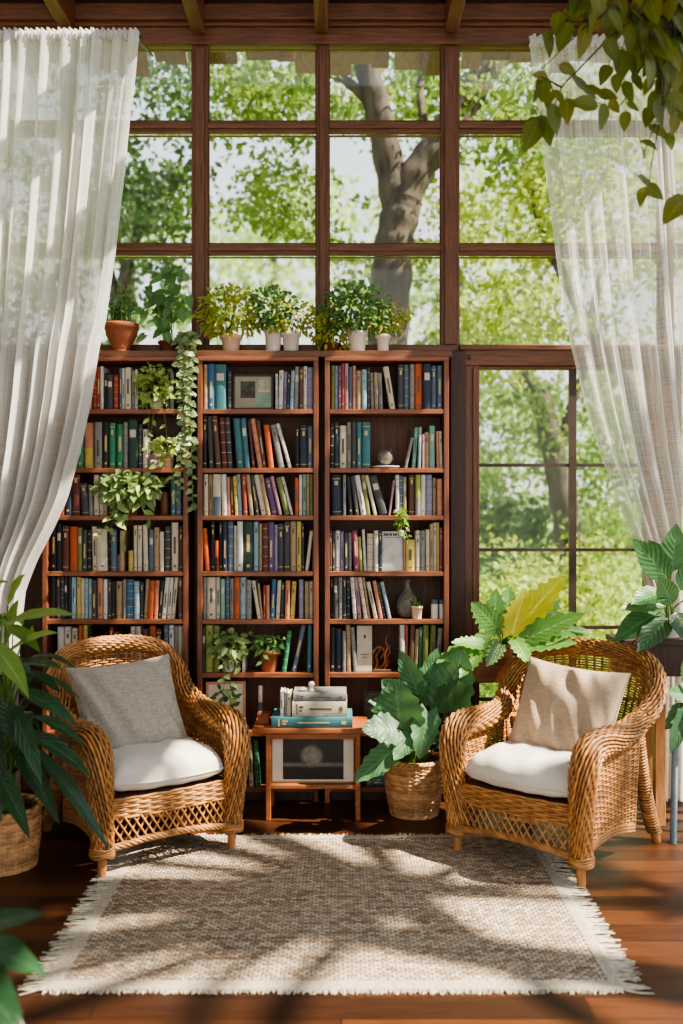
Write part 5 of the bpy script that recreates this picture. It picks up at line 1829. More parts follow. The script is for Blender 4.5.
# --- philodendron in the middle basket
c0 = A(X(414, 4.26), 4.262, 0)
pl = plant('potted_philodendron', c0, 'big-leaved philodendron in a brown wicker basket beside the side table')
basket(pl, 0.128, 0.126, 0.104, 0.245)
fm, sm = MB(), MB()
for (bx, by, bY, tx, ty, tY, wd, up) in [
    (446, 706, 4.10, 462, 652, 4.05, .22, (-.35, -1, .1)), (440, 704, 4.06, 464, 684, 3.98, .14, (.0, -.7, .7)), (400, 728, 4.05, 396, 682, 4.03, .24, (-.25, -1, .25)), (396, 730, 4.0, 366, 728, 3.93, .16, (-.1, -.8, .6)),
    (408, 712, 4.12, 372, 700, 4.10, .10, (0, -.6, .8)), (396, 748, 4.0, 359, 776, 3.96, .13, (-.3, -.8, .5)), (418, 694, 4.10, 402, 652, 4.08, .11, (-.2, -1, .2)), (424, 690, 4.12, 436, 650, 4.12, .10, (.2, -1, .2)),
    (428, 712, 4.05, 420, 752, 3.96, .13, (0, -1, .3)), (404, 698, 4.12, 384, 680, 4.10, .12, (-.2, -.9, .3)), (434, 692, 4.12, 452, 664, 4.12, .12, (.2, -1, .2)), (450, 716, 4.08, 458, 732, 4.05, .09, (.2, -.7, .6)), (412, 735, 4.02, 396, 756, 3.95, .10, (-.2, -.9, .4)),
    (420, 700, 4.16, 426, 676, 4.2, .14, (0, -1, .2))]:
    b, t = W(bx, by, bY), W(tx, ty, tY)
    d = t - b
    L_ = np.linalg.norm(d)
    leaf(fm, b - c0, d, up, L_ * 1.12, wd, 'lobed', 0.06, 0.22, 22, 0.02)
    stem_to(sm, A(rng.uniform(-.05, .05), rng.uniform(-.05, .05), 0.215), b - c0, 0.0045, 0.003)
for q in range(12):
    a = rng.uniform(0, 2 * PI)
    p = A(0.05 * math.cos(a), 0.05 * math.sin(a), 0.215)
    e = p + A(rng.uniform(-.06, .06), rng.uniform(-.06, .02), rng.uniform(.08, .16))
    stem_to(sm, p, e, 0.004, 0.0025)
    leaf(fm, e, A(e[0], e[1] - .03, rng.uniform(.0, .1)), (0, -.5, 1), 0.09, 0.05, 'lobed', 0.2, 0.2, 10)
fm.build('foliage', M['leaf_grey'], pl)
sm.build('stems', M['stem'], pl)

# --- planter box on a stand by the door, with monstera
Yp = 4.40
pz = Z(683, Yp)
px0, px1 = X(459, Yp), X(527, Yp)
bx_ = empty('planter_stand', ((px0 + px1) / 2, Yp + 0.08, 0), 'dark wooden planter stand in front of the glazed garden door', 'plant stand')
o = A(*bx_.location)
mb = MB()
top_z = Z(657, Yp)
for lo, hi in (((px0, Yp, pz), (px1, Yp + 0.014, top_z)), ((px0, Yp + 0.146, pz), (px1, Yp + 0.16, top_z)),
               ((px0, Yp + 0.014, pz), (px0 + 0.014, Yp + 0.146, top_z)), ((px1 - 0.014, Yp + 0.014, pz), (px1, Yp + 0.146, top_z)),
               ((px0 + 0.014, Yp + 0.014, pz), (px1 - 0.014, Yp + 0.146, top_z - 0.012))):
    mb.box(A(*lo) - o, A(*hi) - o)
mb.build('tray', M['shelf_h'], bx_, smooth=False, bevel=0.003)
for lx in (px0 + 0.03, px1 - 0.055):
    for ly in (Yp + 0.012, Yp + 0.123):
        mb = MB()
        mb.box(A(lx, ly, 0) - o, A(lx + 0.025, ly + 0.025, pz) - o)
        mb.build('leg', M['dark_wood'], bx_, smooth=False, bevel=0.002)
c0 = A(X(504, Yp + .08), Yp + 0.08, top_z - 0.012)
pl = plant('potted_monstera', c0, 'monstera with a yellowing leaf in a tan pot on the planter stand')
pot(pl, M['oak_frame'], 0.044, 0.040, 0.062)
fm, sm = MB(), MB()
for (bx, by, bY, tx, ty, tY, wd, up, m_) in [
    (520, 626, 4.24, 560, 576, 4.22, .16, (-.4, -1, .5), 1), (512, 634, 4.22, 524, 592, 4.25, .13, (-.2, -1, .3), 1), (525, 640, 4.18, 578, 612, 4.12, .15, (0, -.7, .8), 0), (528, 646, 4.15, 572, 640, 4.05, .12, (0, -.6, .8), 0),
    (496, 628, 4.22, 474, 602, 4.2, .13, (-.2, -1, .4), 0), (490, 640, 4.18, 442, 656, 4.08, .13, (-.2, -.6, .8), 0), (494, 632, 4.24, 496, 590, 4.28, .12, (0, -1, .3), 0), (486, 646, 4.15, 455, 640, 4.08, .10, (-.1, -.6, .8), 0),
    (508, 622, 4.26, 508, 588, 4.3, .12, (.1, -1, .3), 0), (530, 628, 4.28, 556, 598, 4.34, .14, (.2, -1, .4), 0), (480, 650, 4.12, 462, 672, 4.02, .09, (-.2, -.8, .5), 0), (515, 640, 4.16, 528, 660, 4.06, .09, (.1, -.8, .5), 0), (500, 645, 4.14, 488, 662, 4.05, .08, (0, -.9, .4), 0), (532, 632, 4.2, 586, 628, 4.2, .11, (.1, -.7, .7), 0)]:
    b, t = W(bx, by, bY), W(tx, ty, tY)
    d = t - b
    L_ = np.linalg.norm(d)
    leaf(fm, b - c0, d, up, L_ * 1.12, wd, 'split', 0.08, 0.2, 30, 0.01, m=m_)
    stem_to(sm, A(rng.uniform(-.015, .015), rng.uniform(-.015, .015), 0.05), b - c0, 0.004, 0.0025)
fm.build('foliage', [M['leaf_monstera'], leaf_mat('leaf_yellowing', '#a9b430', '#dcd23a', '#e6e040', 0.5, 0.4)], pl)
sm.build('stems', M['stem'], pl)

# --- table behind the tan-pillow chair with a rubber plant
Yt = 4.06
tx0, tx1, ttz = X(619, Yt), X(740, Yt), Z(640, Yt)
tb_ = empty('plant_table', ((tx0 + tx1) / 2, Yt + 0.12, 0), 'dark wooden table carrying a broad-leaved plant by the sheer curtain', 'table')
o = A(*tb_.location)
mb = MB()
mb.box(A(tx0, Yt, ttz - 0.025) - o, A(tx1, Yt + 0.21, ttz) - o)
mb.build('table_top', M['dark_wood'], tb_, smooth=False, bevel=0.003)
mb = MB()
mb.box(A(tx0 + 0.02, Yt + 0.02, ttz - 0.16) - o, A(tx1 - 0.02, Yt + 0.19, ttz - 0.025) - o)
mb.build('apron', M['dark_wood'], tb_, smooth=False, bevel=0.002)
for lx in (X(657, Yt), tx1 - 0.05):
    for ly in (Yt + 0.02, Yt + 0.15):
        mb = MB()
        mb.box(A(lx, ly, 0) - o, A(lx + 0.045, ly + 0.04, ttz - 0.16) - o)
        mb.build('leg', M['peg_wood'], tb_, smooth=False, bevel=0.002)
c0 = A(X(668, Yt + .1), Yt + 0.10, ttz)
pl = plant('potted_rubber_plant', c0, 'plant with big oval green leaves in front of the sheer curtain')
pot(pl, M['white_pot'], 0.058, 0.046, 0.07)
fm, sm = MB(), MB()
for (bx, by, bY, tx, ty, tY, wd, up) in [
    (668, 580, 4.05, 636, 538, 4.0, .12, (-.3, -1, .4)), (664, 592, 4.0, 634, 600, 3.92, .11, (-.3, -.7, .7)), (672, 572, 4.05, 676, 524, 4.05, .12, (-.1, -1, .3)), (660, 612, 4.02, 618, 634, 3.95, .13, (-.35, -.75, .6)),
    (664, 606, 4.0, 622, 606, 3.92, .085, (-.2, -.6, .8)), (668, 618, 3.98, 640, 646, 3.88, .11, (-.3, -.8, .5)), (680, 590, 4.05, 704, 556, 4.05, .12, (.2, -1, .4)), (676, 612, 3.98, 690, 640, 3.9, .11, (.1, -.8, .5)), (684, 600, 4.08, 720, 610, 4.0, .11, (.2, -.7, .6)),
    (664, 566, 4.1, 650, 540, 4.12, .09, (-.2, -1, .3)), (672, 604, 3.98, 660, 576, 3.9, .10, (-.2, -1, .3))]:
    b, t = W(bx, by, bY), W(tx, ty, tY)
    d = t - b
    L_ = np.linalg.norm(d)
    leaf(fm, b - c0, d, up, L_ * 1.1, wd, 'ovate', 0.08, 0.2, 12, 0.02)
    stem_to(sm, A(rng.uniform(-.02, .02), rng.uniform(-.02, .02), 0.055), b - c0, 0.005, 0.003)
fm.build('foliage', M['leaf_broad'], pl)
sm.build('stems', M['stem'], pl)

# --- blue metal stand with a fern-green plant under it
Ys = 3.86
c0 = A(X(697, Ys), Ys + 0.05, 0)
st = empty('plant_stand', c0, 'slim blue-grey plant stand beside the table at the sheer curtain', 'plant stand')
sz = Z(722, Ys)
mb = MB()
mb.lathe([(0.001, sz - 0.012), (0.10, sz - 0.012), (0.103, sz - 0.006), (0.10, sz), (0.001, sz)], n=30, cap_b=False)
mb.build('stand_top', M['blue_paint'], st)
for a in (200, 320, 80):
    mb = MB()
    ca, sa = math.cos(math.radians(a)), math.sin(math.radians(a))
    mb.tube([A(0.085 * ca, 0.085 * sa, sz - 0.01), A(0.092 * ca, 0.092 * sa, 0.2), A(0.097 * ca, 0.097 * sa, 0)], 0.014, 10)
    mb.build('leg', M['blue_paint'], st)
c1 = c0 + A(0, 0, sz)
pl = plant('potted_plant', c1, 'pale green leafy plant on the slim blue-grey plant stand')
pot(pl, M['terracotta'], 0.06, 0.05, 0.075)
fm, sm = MB(), MB()
for (bx, by, bY, tx, ty, tY, wd) in [(690, 704, 3.88, 667, 724, 3.84, .09), (688, 696, 3.86, 669, 690, 3.82, .08), (694, 690, 3.85, 684, 660, 3.85, .08), (690, 710, 3.82, 672, 745, 3.78, .085), (702, 700, 3.86, 730, 690, 3.86, .08), (700, 694, 3.9, 716, 660, 3.9, .08), (700, 706, 3.8, 706, 744, 3.74, .08)]:
    b, t = W(bx, by, bY), W(tx, ty, tY)
    d = t - b
    L_ = np.linalg.norm(d)
    leaf(fm, b - c1, d, (-.2, -.8, .5), L_ * 1.1, wd, 'lobed', 0.1, 0.2, 16)
    stem_to(sm, A(0, 0, 0.06), b - c1, 0.004, 0.0025)
fm.build('foliage', M['leaf_grey'], pl)
sm.build('stems', M['stem'], pl)

# --- plants along the sill
ztop = Z(350, YB) + 0.0005
YSI = 4.53


def sill_plant(px, label, pmat, rt, rb, h, R, n, L_, leafm, up=0.02, kind='ovate', cx=0, extra=None):
    c = A(X(px, YSI), YSI, ztop)
    p = plant('potted_plant', c, label, group='plants along the bookcase top')
    pot(p, M[pmat], rt, rb, h)
    f = MB()
    s_ = MB()
    cc = A(cx, -0.015, h + up + R[2] * 0.55)
    bush(f, cc, R, n, L_, L_ * 0.6, kind, 0.25, 0.3, 3, -0.8)
    for q in range(14):
        d = rdir(1, 0.0, 1)[0]
        stem_to(s_, A(rng.uniform(-.4, .4) * rt, rng.uniform(-.4, .4) * rt, h - 0.015), cc + d * A(*R) * 0.8, 0.0022, 0.001)
    if extra:
        extra(f, s_, h)
    f.build('foliage', M[leafm] if isinstance(leafm, str) else [M[q] for q in leafm], p)
    s_.build('stems', M['stem'], p)


sill_plant(231, 'bushy yellow-flecked plant in pale clay pot on the bookcase top beside the ivy', 'pink_pot', 0.048, 0.036, 0.085, (0.16, 0.09, 0.135), 620, 0.032, 'leaf_yellow', 0.03)
sill_plant(273, 'green bushy plant in a tall slim white pot on the bookcase top', 'white_pot', 0.040, 0.034, 0.125, (0.115, 0.09, 0.11), 420, 0.031, 'leaf_mid')
sill_plant(291, 'yellow-green plant in a short white pot on the bookcase top', 'white_pot', 0.042, 0.034, 0.10, (0.14, 0.09, 0.10), 420, 0.028, 'leaf_yellow', 0.01)
sill_plant(331, 'small variegated trailing plant in dark pot on the bookcase top', 'brown_pot', 0.040, 0.034, 0.05, (0.11, 0.075, 0.12), 380, 0.026, 'leaf_yellow', 0.0)
sill_plant(357, 'full green plant in ribbed white pot on the bookcase top', 'white_pot', 0.046, 0.038, 0.105, (0.165, 0.09, 0.14), 640, 0.033, 'leaf_mid', 0.02)


def stalks(f, s_, h):
    for q in range(6):
        x = rng.uniform(-0.02, 0.05)
        e = A(x + rng.uniform(0.02, 0.09), rng.uniform(-.03, .02), rng.uniform(0.06, 0.2))
        stem_to(s_, A(x, 0, h), e, 0.002, 0.001)
        for w_ in range(5):
            leaf(f, e + rng.normal(0, .008, 3), rdir()[0], (0, -1, .4), 0.024, 0.014, 'ovate')


sill_plant(383, 'airy flowering plant in a small clear white pot on the bookcase top', 'white_pot', 0.030, 0.026, 0.09, (0.10, 0.06, 0.10), 200, 0.024, 'leaf_yellow', 0.02, extra=stalks)

# terracotta bowl with upright stems
c0 = A(X(121.5, YSI), YSI, ztop)
pl = plant('potted_plant', c0, 'upright leafy stems in a wide terracotta bowl beside the dense curtain', group='plants along the bookcase top')
mb = MB()
mb.lathe([(0.040, 0), (0.045, 0.010), (0.036, 0.018), (0.050, 0.045), (0.072, 0.085), (0.078, 0.115), (0.083, 0.118), (0.084, 0.138), (0.080, 0.142), (0.074, 0.138), (0.070, 0.115)], n=30)
mb.lathe([(0.001, 0.122), (0.072, 0.120)], n=30, m=1, cap_b=False)
mb.build('bowl', [M['terracotta'], M['soil']], pl)
fm, sm = MB(), MB()
for q in range(22):
    p = A(rng.uniform(-.055, .055), rng.uniform(-.05, .05), 0.12)
    e = p + A(rng.uniform(-.02, .03), rng.uniform(-.02, .02), rng.uniform(0.09, 0.24))
    stem_to(sm, p, e, 0.0022, 0.0012)
    for w_ in range(7):
        k = rng.uniform(0.25, 1)
        pp = p + (e - p) * k
        d = rdir()[0] * A(1, 1, .4) + A(0, 0, .5)
        leaf(fm, pp, d, (0, -.6, .7), rng.uniform(.025, .045), 0.016, 'lance', 0.2, 0.1, 4)
fm.build('foliage', M['leaf_mid'], pl)
sm.build('stems', M['stem'], pl)

# hanging heart-leaf plant between the bowl and the post
c0 = A(X(168, YSI), YSI + 0.01, ztop)
pl = plant('potted_plant', c0, 'tall dark big-leaved plant on the bookcase top between terracotta bowl and ivy', group='plants along the bookcase top')
pot(pl, M['brown_pot'], 0.045, 0.036, 0.06)
fm, sm = MB(), MB()
for q in range(46):
    e = A(rng.normal(-0.02, 0.055), rng.uniform(-.05, .03), rng.uniform(0.08, 0.42))
    if e[2] > 0.28 and abs(e[0] + 0.03) > 0.09:
        continue
    stem_to(sm, A(rng.uniform(-.02, .02), rng.uniform(-.02, .02), 0.05), e, 0.002, 0.001)
    leaf(fm, e, A(rng.normal(0, .6), rng.normal(-.2, .4), -0.6), (0, -1, .5), rng.uniform(0.045, 0.075), 0.04, 'heart', 0.15, 0.15, 6)
fm.build('foliage', M['leaf_mid'], pl)
sm.build('stems', M['stem'], pl)

# --- ivy trailing over the gap between the bookcases
c0 = A(X(190, YSI), 4.50, ztop)
pl = plant('trailing_ivy', c0, 'long ivy trailing from the bookcase top down between two bookcases')
pot(pl, M['brown_pot'], 0.042, 0.034, 0.055)
fm, sm = MB(), MB()
bush(fm, A(0, -0.03, 0.05), (0.06, 0.06, 0.035), 60, 0.032, 0.028, 'heart', 0.3, 0.3, 4, -0.2)
for (x0p, x1p, yend) in [(180, 182, 455), (184, 180, 492), (188, 187, 440), (191, 193, 508), (195, 192, 470), (183, 178, 410)]:
    e = W(x1p, yend, 4.375)
    top = A(rng.uniform(-.02, .02), -0.02, 0.055)
    lip = W((x0p), 346, 4.385) - c0
    mid = W((x0p + x1p) / 2 + rng.uniform(-4, 4), 346 + (yend - 346) * 0.5, 4.375) - c0
    q1 = W(x0p + rng.uniform(-3, 3), 346 + (yend - 346) * 0.22, 4.37) - c0
    trail(fm, sm, [top, lip + A(0, 0.01, 0.03), lip, q1, mid, e - c0], 0.029, 0.027, 0.019, 'heart')
fm.build('foliage', M['leaf_ivy'], pl)
sm.build('stems', M['stem'], pl)


def shelf_pothos(px, row, label, pmat, pr_, ph, R, n, Ls, leafm, trails, dy=0.0, cz=0.0, cyo=-0.04, stm='stem'):
    c = A(X(px, 4.475), 4.475 + dy, Z(SH[row], YB) + 0.0005)
    p = plant('potted_pothos', c, label)
    pot(p, M[pmat], pr_, pr_ * 0.78, ph)
    f, s_ = MB(), MB()
    cc = A(0, cyo, ph + cz)
    bush(f, cc, R, n, Ls, Ls * 0.75, 'heart', 0.3, 0.35, 4, -0.8)
    for q in range(10):
        stem_to(s_, A(rng.uniform(-.3, .3) * pr_, rng.uniform(-.3, .3) * pr_, ph - 0.012), cc + rdir(1, 0, 1)[0] * A(*R) * 0.8, 0.0018, 0.001)
    for (xs, xe, ye, st) in trails:
        e = W(xe, ye, 4.385) - c
        lip = W((px * .4 + xs * .6), SH[row] - 12, 4.40) - c
        m1 = e * 0.45 + lip * 0.55 + A(rng.uniform(-.01, .01), 0, 0)
        trail(f, s_, [A(0, -0.01, ph), lip, m1, e], Ls, Ls * 0.7, st, 'heart')
    f.build('foliage', M[leafm], p)
    s_.build('stems', M[stm], p)


# three pothos on the curtained bookcase
shelf_pothos(157, 0, 'round ball of pale variegated leaves in small pot on top shelf', 'white_pot', 0.035, 0.05, (0.088, 0.055, 0.105), 330, 0.028, 'leaf_lime',
             [(147, 148, 447, .05), (163, 167, 440, .05), (150, 150, 440, .06)], cz=0.055)
shelf_pothos(168, 1, 'small trailing plant in pale pot at the end of second shelf', 'pink_pot', 0.030, 0.075, (0.06, 0.045, 0.035), 70, 0.032, 'leaf_lime',
             [(158, 156, 466, .03), (172, 176, 500, .03), (165, 160, 462, .03)], cz=0.03)
shelf_pothos(131, 2, 'full leafy green pothos drooping over the edge of the third shelf', 'brown_pot', 0.045, 0.075, (0.155, 0.06, 0.075), 300, 0.046, 'leaf_sage',
             [(112, 110, 528, .022), (105, 100, 535, .03), (118, 116, 522, .022), (128, 122, 545, .07), (145, 150, 520, .03)], cz=0.055)
c_ = A(X(164.5, 4.48), 4.485, Z(SH[2], YB) + 0.0005)
mb = MB()
mb.lathe([(0.018, 0), (0.021, 0.004), (0.023, 0.06), (0.021, 0.09), (0.017, 0.105), (0.0175, 0.112), (0.014, 0.112), (0.013, 0.10)], c_, 20)
tag(mb.build('vase', M['brown_pot'], loc=c_), 'small reddish brown vase beside the leafy pothos on third shelf', 'vase')
# middle bookcase, sixth shelf
shelf_pothos(229, 5, 'dark green trailing pothos in grey pot on sixth shelf of middle bookcase', 'white_pot', 0.034, 0.06, (0.085, 0.05, 0.06), 150, 0.034, 'leaf_sage',
             [(220, 222, 700, .03), (228, 230, 712, .035), (236, 240, 668, .03), (216, 214, 655, .03)], cz=0.07)
c0 = A(X(269, 4.47), 4.475, Z(SH[5], YB) + 0.0005)
pl = plant('potted_plant', c0, 'small leafy plant in terracotta pot on sixth shelf of middle bookcase')
pot(pl, M['terracotta'], 0.045, 0.035, 0.100)
fm, sm = MB(), MB()
bush(fm, A(0, -0.01, 0.125), (0.065, 0.045, 0.045), 90, 0.036, 0.022, 'ovate', 0.3, 0.3, 4, -0.5)
for xe, ye in ((248, 634), (250, 650), (284, 640)):
    trail(fm, sm, [A(0, 0, 0.1), A(np.sign(xe - 269) * 0.03, -0.02, 0.15), W(xe, ye, 4.43) - c0], 0.03, 0.02, 0.03, 'ovate')
trail(fm, sm, [A(0, 0, .1), A(-.02, -.04, .09), W(262, 662, 4.41) - c0], 0.03, .022, .02, 'heart')
fm.build('foliage', M['leaf_mid'], pl)
sm.build('stems', M['stem'], pl)
# succulent in a pale pot beside the glass vase
c0 = A(X(416.8, 4.455), 4.452, Z(SH[4], YB) + 0.0005)
pl = plant('potted_succulent', c0, 'small spiky succulent in pale clay pot in front of the glass vase')
pot(pl, M['pink_pot'], 0.0255, 0.022, 0.06, rim=0.002)
fm = MB()
for q in range(26):
    d = rdir(1, 0.15, 1)[0]
    leaf(fm, A(d[0] * .006, d[1] * .006, 0.055), d, (0, 0, 1), rng.uniform(.03, .06), 0.011, 'lance', 0.05, 0.4, 5)
fm.build('foliage', M['leaf_dark'], pl)
# sprig hanging in front of the bookcase by the door
c0 = W(401, 536, 4.392)
pl = plant('hanging_sprig', c0, 'small bright green sprig in tiny pot hanging before fourth shelf')
pot(pl, M['white_pot'], 0.012, 0.009, 0.026, rim=0.001)
fm, sm = MB(), MB()
bush(fm, A(0.004, 0, 0.075), (0.028, 0.016, 0.05), 110, 0.022, 0.011, 'lance', 0.2, 0.2, 3, -0.8)
trail(fm, sm, [A(0, 0, 0.02), A(0.018, -.008, 0.02), A(0.034, 0, -0.02)], 0.02, 0.012, 0.008, 'lance')
sm.tube([A(0, 0, 0.024), A(0, 0.004, 0.10), A(0, 0.026, 0.116)], 0.0012, 5)
fm.build('foliage', M['leaf_bright'], pl)
sm.build('stems', M['stem'], pl)

# --- hanging plant whose leafy branches come down from above, near the sheer curtain
c0 = A(1.02, 3.02, 3.22)
pl = plant('hanging_plant', c0, 'leafy yellow-green branches hanging from above in front of the sheer curtain')
pot(pl, M['terracotta'], 0.13, 0.095, 0.2)
hb = MB()
for q in range(3):
    a = q * 2 * PI / 3 + 0.4
    hb.tube([A(0.13 * math.cos(a), 0.13 * math.sin(a), 0.195), A(0, 0, 0.55)], 0.003, 5)
hb.tube([A(0, 0, 0.55), A(0, 0, 0.72)], 0.004, 6)
hb.build('cord', M['twig'], pl)
fm, sm = MB(), MB()
zp = lambda zx, zy, Y: W(510 + zx / 3.95, zy / 3.95, Y)
BR = [[(640, -40), (655, 120), (640, 300), (600, 430), (545, 560), (530, 620)], [(560, -40), (380, 160), (265, 280), (205, 345), (165, 440), (110, 500)], [(430, -40), (270, 130), (125, 272)],
      [(660, 60), (580, 185), (480, 190)], [(500, -40), (560, 200), (500, 290), (430, 420), (330, 400)], [(620, -40), (610, 240), (600, 420), (560, 640), (545, 790)], [(680, 100), (650, 300), (640, 520)], [(720, 600), (690, 760), (600, 870)],
      [(205, 345), (120, 300)], [(250, -40), (210, 80), (150, 160)]]
for k, br in enumerate(BR):
    Yk = 3.0 + 0.05 * math.sin(k * 2.1)
    pts_ = [zp(x, y, Yk + 0.02 * i) - c0 for i, (x, y) in enumerate(br)]
    if br[0][1] < 100:
        pts_ = [A(0, 0, 0.19), A(*((pts_[0] * 0.6)[:2]), 0.17)] + pts_
    sm.tube(catmull(pts_, 30), np.linspace(0.0042, 0.0014, 30), 6)
LV = [(185, 95, 85, 100), (210, 145, 105, 110), (150, 165, 85, 75), (290, 150, 105, 105), (350, 30, 110, 80), (405, 118, 100, 88), (450, 35, 90, 20), (525, 78, 115, 110), (475, 150, 90, 95), (400, 200, 90, 70), (435, 262, 115, 100),
      (515, 205, 110, 95), (605, 85, 120, 95), (620, 240, 120, 85), (545, 335, 65, 110), (470, 360, 75, 60), (300, 335, 110, 35), (285, 412, 105, 190), (370, 300, 80, 115), (365, 458, 85, 95), (385, 378, 70, 20), (410, 425, 60, 60),
      (452, 480, 70, 95), (485, 420, 50, 30), (540, 470, 90, 110), (590, 445, 85, 80), (640, 410, 85, 85), (585, 530, 85, 50), (645, 490, 75, 100), (545, 580, 65, 40), (518, 608, 60, 95), (545, 712, 75, 25), (570, 765, 75, 50), (520, 778, 70, 100),
      (632, 845, 150, 140), (112, 302, 60, 180), (127, 355, 95, 95), (95, 382, 45, 110), (176, 462, 95, 75), (222, 445, 95, 85), (85, 530, 130, 112), (137, 520, 115, 85), (230, 268, 65, 10), (665, 40, 110, 70), (570, 20, 100, 60),
      (400, 60, 80, 130), (330, 90, 80, 120), (250, 60, 70, 20), (650, 160, 100, 95), (560, 130, 90, 100), (670, 330, 90, 80), (600, 330, 70, 100), (630, 560, 60, 80), (480, 250, 80, 60), (575, 290, 70, 130), (668, 820, 90, 60),
      (520, 20, 110, 100), (610, 30, 110, 80), (450, 100, 90, 120), (560, 60, 110, 90), (640, 110, 110, 100), (590, 170, 100, 80), (300, 20, 90, 60), (380, 20, 100, 110), (660, 230, 100, 90), (680, 450, 90, 95), (600, 380, 80, 70), (520, 140, 100, 80),
      (620, 310, 90, 100), (660, 400, 80, 60), (570, 400, 80, 100), (500, 330, 70, 80), (150, 400, 70, 120), (190, 390, 70, 60), (340, 360, 80, 20), (420, 330, 70, 100), (655, 280, 95, 110)]
for q in range(48):
    LV.append((rng.uniform(540, 700), rng.uniform(-20, 420) * rng.uniform(0.5, 1), rng.uniform(75, 115), rng.uniform(55, 125)))
for q in range(16):
    LV.append((rng.uniform(250, 540), rng.uniform(-30, 130), rng.uniform(80, 110), rng.uniform(55, 125)))
for (x, y, l, ang) in LV:
    Yk = 3.0 + rng.uniform(-0.12, 0.12)
    a = math.radians(ang + rng.uniform(-8, 8))
    d2 = A(math.cos(a), 0, -math.sin(a))
    c = zp(x, y, Yk)
    Lw = l / 3.95 * Yk / F * 1.22
    d3 = unit(d2 + A(0, rng.uniform(-.5, .3), 0))
    leaf(fm, c - d2 * Lw * 0.5 - c0, d3, A(rng.normal(0, .5), -1, rng.normal(0.2, .4)), Lw, Lw * 0.56, 'ovate', 0.10, 0.22, 9, 0.01, curl=rng.uniform(-.06, .06))
    sm.tube([c - d2 * Lw * 0.5 - c0, c - d2 * Lw * 0.62 - c0 + A(rng.normal(0, .006), 0.01, 0.014)], 0.0011, 4)
fm.build('foliage', M['leaf_branch'], pl)
sm.build('branches', M['twig'], pl)

# ================================================================== GARDEN OUTSIDE
mb = MB()
mb.grid(np.array([[[x, y, -0.18 + (0.0 if y < 8 else 0.05 * (y - 8))] for y in np.linspace(4.8, 40, 12)] for x in np.linspace(-30, 30, 8)]))
struct(mb.build('ground', M['lawn']))


def leaves_np(mb, C, sig, n, size, flat=0.5):
    C = np.asarray(C, float)
    ns = max(4, n // 38)                       # twigs: small tufts of leaves with gaps between them
    sub = rng.integers(0, len(C), ns)
    sg = np.broadcast_to(np.asarray(sig, float), (len(C),)) if np.ndim(sig) == 0 else np.asarray(sig)
    tuft = C[sub] + rng.normal(0, 1, (ns, 3)) * sg[sub][:, None] * A(1, 1, 0.75)
    j = rng.integers(0, ns, n)
    p = tuft[j] + rng.normal(0, 1, (n, 3)) * sg[sub[j]][:, None] * 0.42 * A(1.2, 1, 0.6)
    d = rng.normal(0, 1, (n, 3)) + A(0, 0, -0.35)
    d /= np.linalg.norm(d, axis=1, keepdims=True)
    u = rng.normal(0, 1, (n, 3))
    s2 = np.cross(d, u)
    s2 /= np.linalg.norm(s2, axis=1, keepdims=True)
    L_ = size * rng.uniform(0.6, 1.3, (n, 1))
    V = np.stack([p, p + d * L_ * 0.45 + s2 * L_ * 0.30, p + d * L_, p + d * L_ * 0.45 - s2 * L_ * 0.30], 1)
    mb.add(V.reshape(-1, 3), np.arange(4 * n).reshape(-1, 4))


def cl(px0, px1, py0, py1, Y0, Y1, n):
    """cluster centres: a block of garden that lies between these sight lines"""
    px, py, Y = rng.uniform(px0, px1, n), rng.uniform(py0, py1, n), rng.uniform(Y0, Y1, n)
    return np.stack([(px - 341.5) * Y / F, Y, EYE - (py - 512) * Y / F], -1)


def tree(label, base, trunks, blobs, mat, group='trees in the garden', name='garden_tree'):
    r = empty(name, base, label, 'tree', group)
    b = A(*base)
    if trunks:
        mb = MB()
        for pts_, r0, r1 in trunks:
            c = catmull([A(*q) for q in pts_], 40)
            rr = np.linspace(r0, r1, 40) * (1 + 0.06 * np.sin(np.arange(40) * 1.3))
            mb.tube(c - b, rr, 14)
        mb.build('trunk', M['bark'], r)
    mb = MB()
    for C, sig, n, size in blobs:
        leaves_np(mb, C - b, sig, n, size)
    mb.build('crown', M[mat], r, smooth=False)
    return r


Y = 7.6
w = lambda px, py, dy=0.0: W(px, py, Y + dy)
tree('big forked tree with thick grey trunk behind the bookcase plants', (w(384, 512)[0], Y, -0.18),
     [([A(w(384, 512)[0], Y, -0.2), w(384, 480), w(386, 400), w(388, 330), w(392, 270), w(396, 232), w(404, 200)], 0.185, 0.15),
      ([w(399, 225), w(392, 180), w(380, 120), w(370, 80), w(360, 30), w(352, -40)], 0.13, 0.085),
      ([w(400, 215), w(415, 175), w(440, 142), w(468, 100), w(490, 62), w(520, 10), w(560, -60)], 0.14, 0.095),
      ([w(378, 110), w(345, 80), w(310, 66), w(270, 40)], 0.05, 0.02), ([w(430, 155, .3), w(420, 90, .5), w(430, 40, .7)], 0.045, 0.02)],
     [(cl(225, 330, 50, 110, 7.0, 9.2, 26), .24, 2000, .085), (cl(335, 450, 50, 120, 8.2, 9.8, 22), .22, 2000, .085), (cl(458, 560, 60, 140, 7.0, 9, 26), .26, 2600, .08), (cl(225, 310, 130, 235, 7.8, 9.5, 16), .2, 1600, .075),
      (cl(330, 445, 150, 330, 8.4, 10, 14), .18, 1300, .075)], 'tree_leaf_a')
Y = 8.8
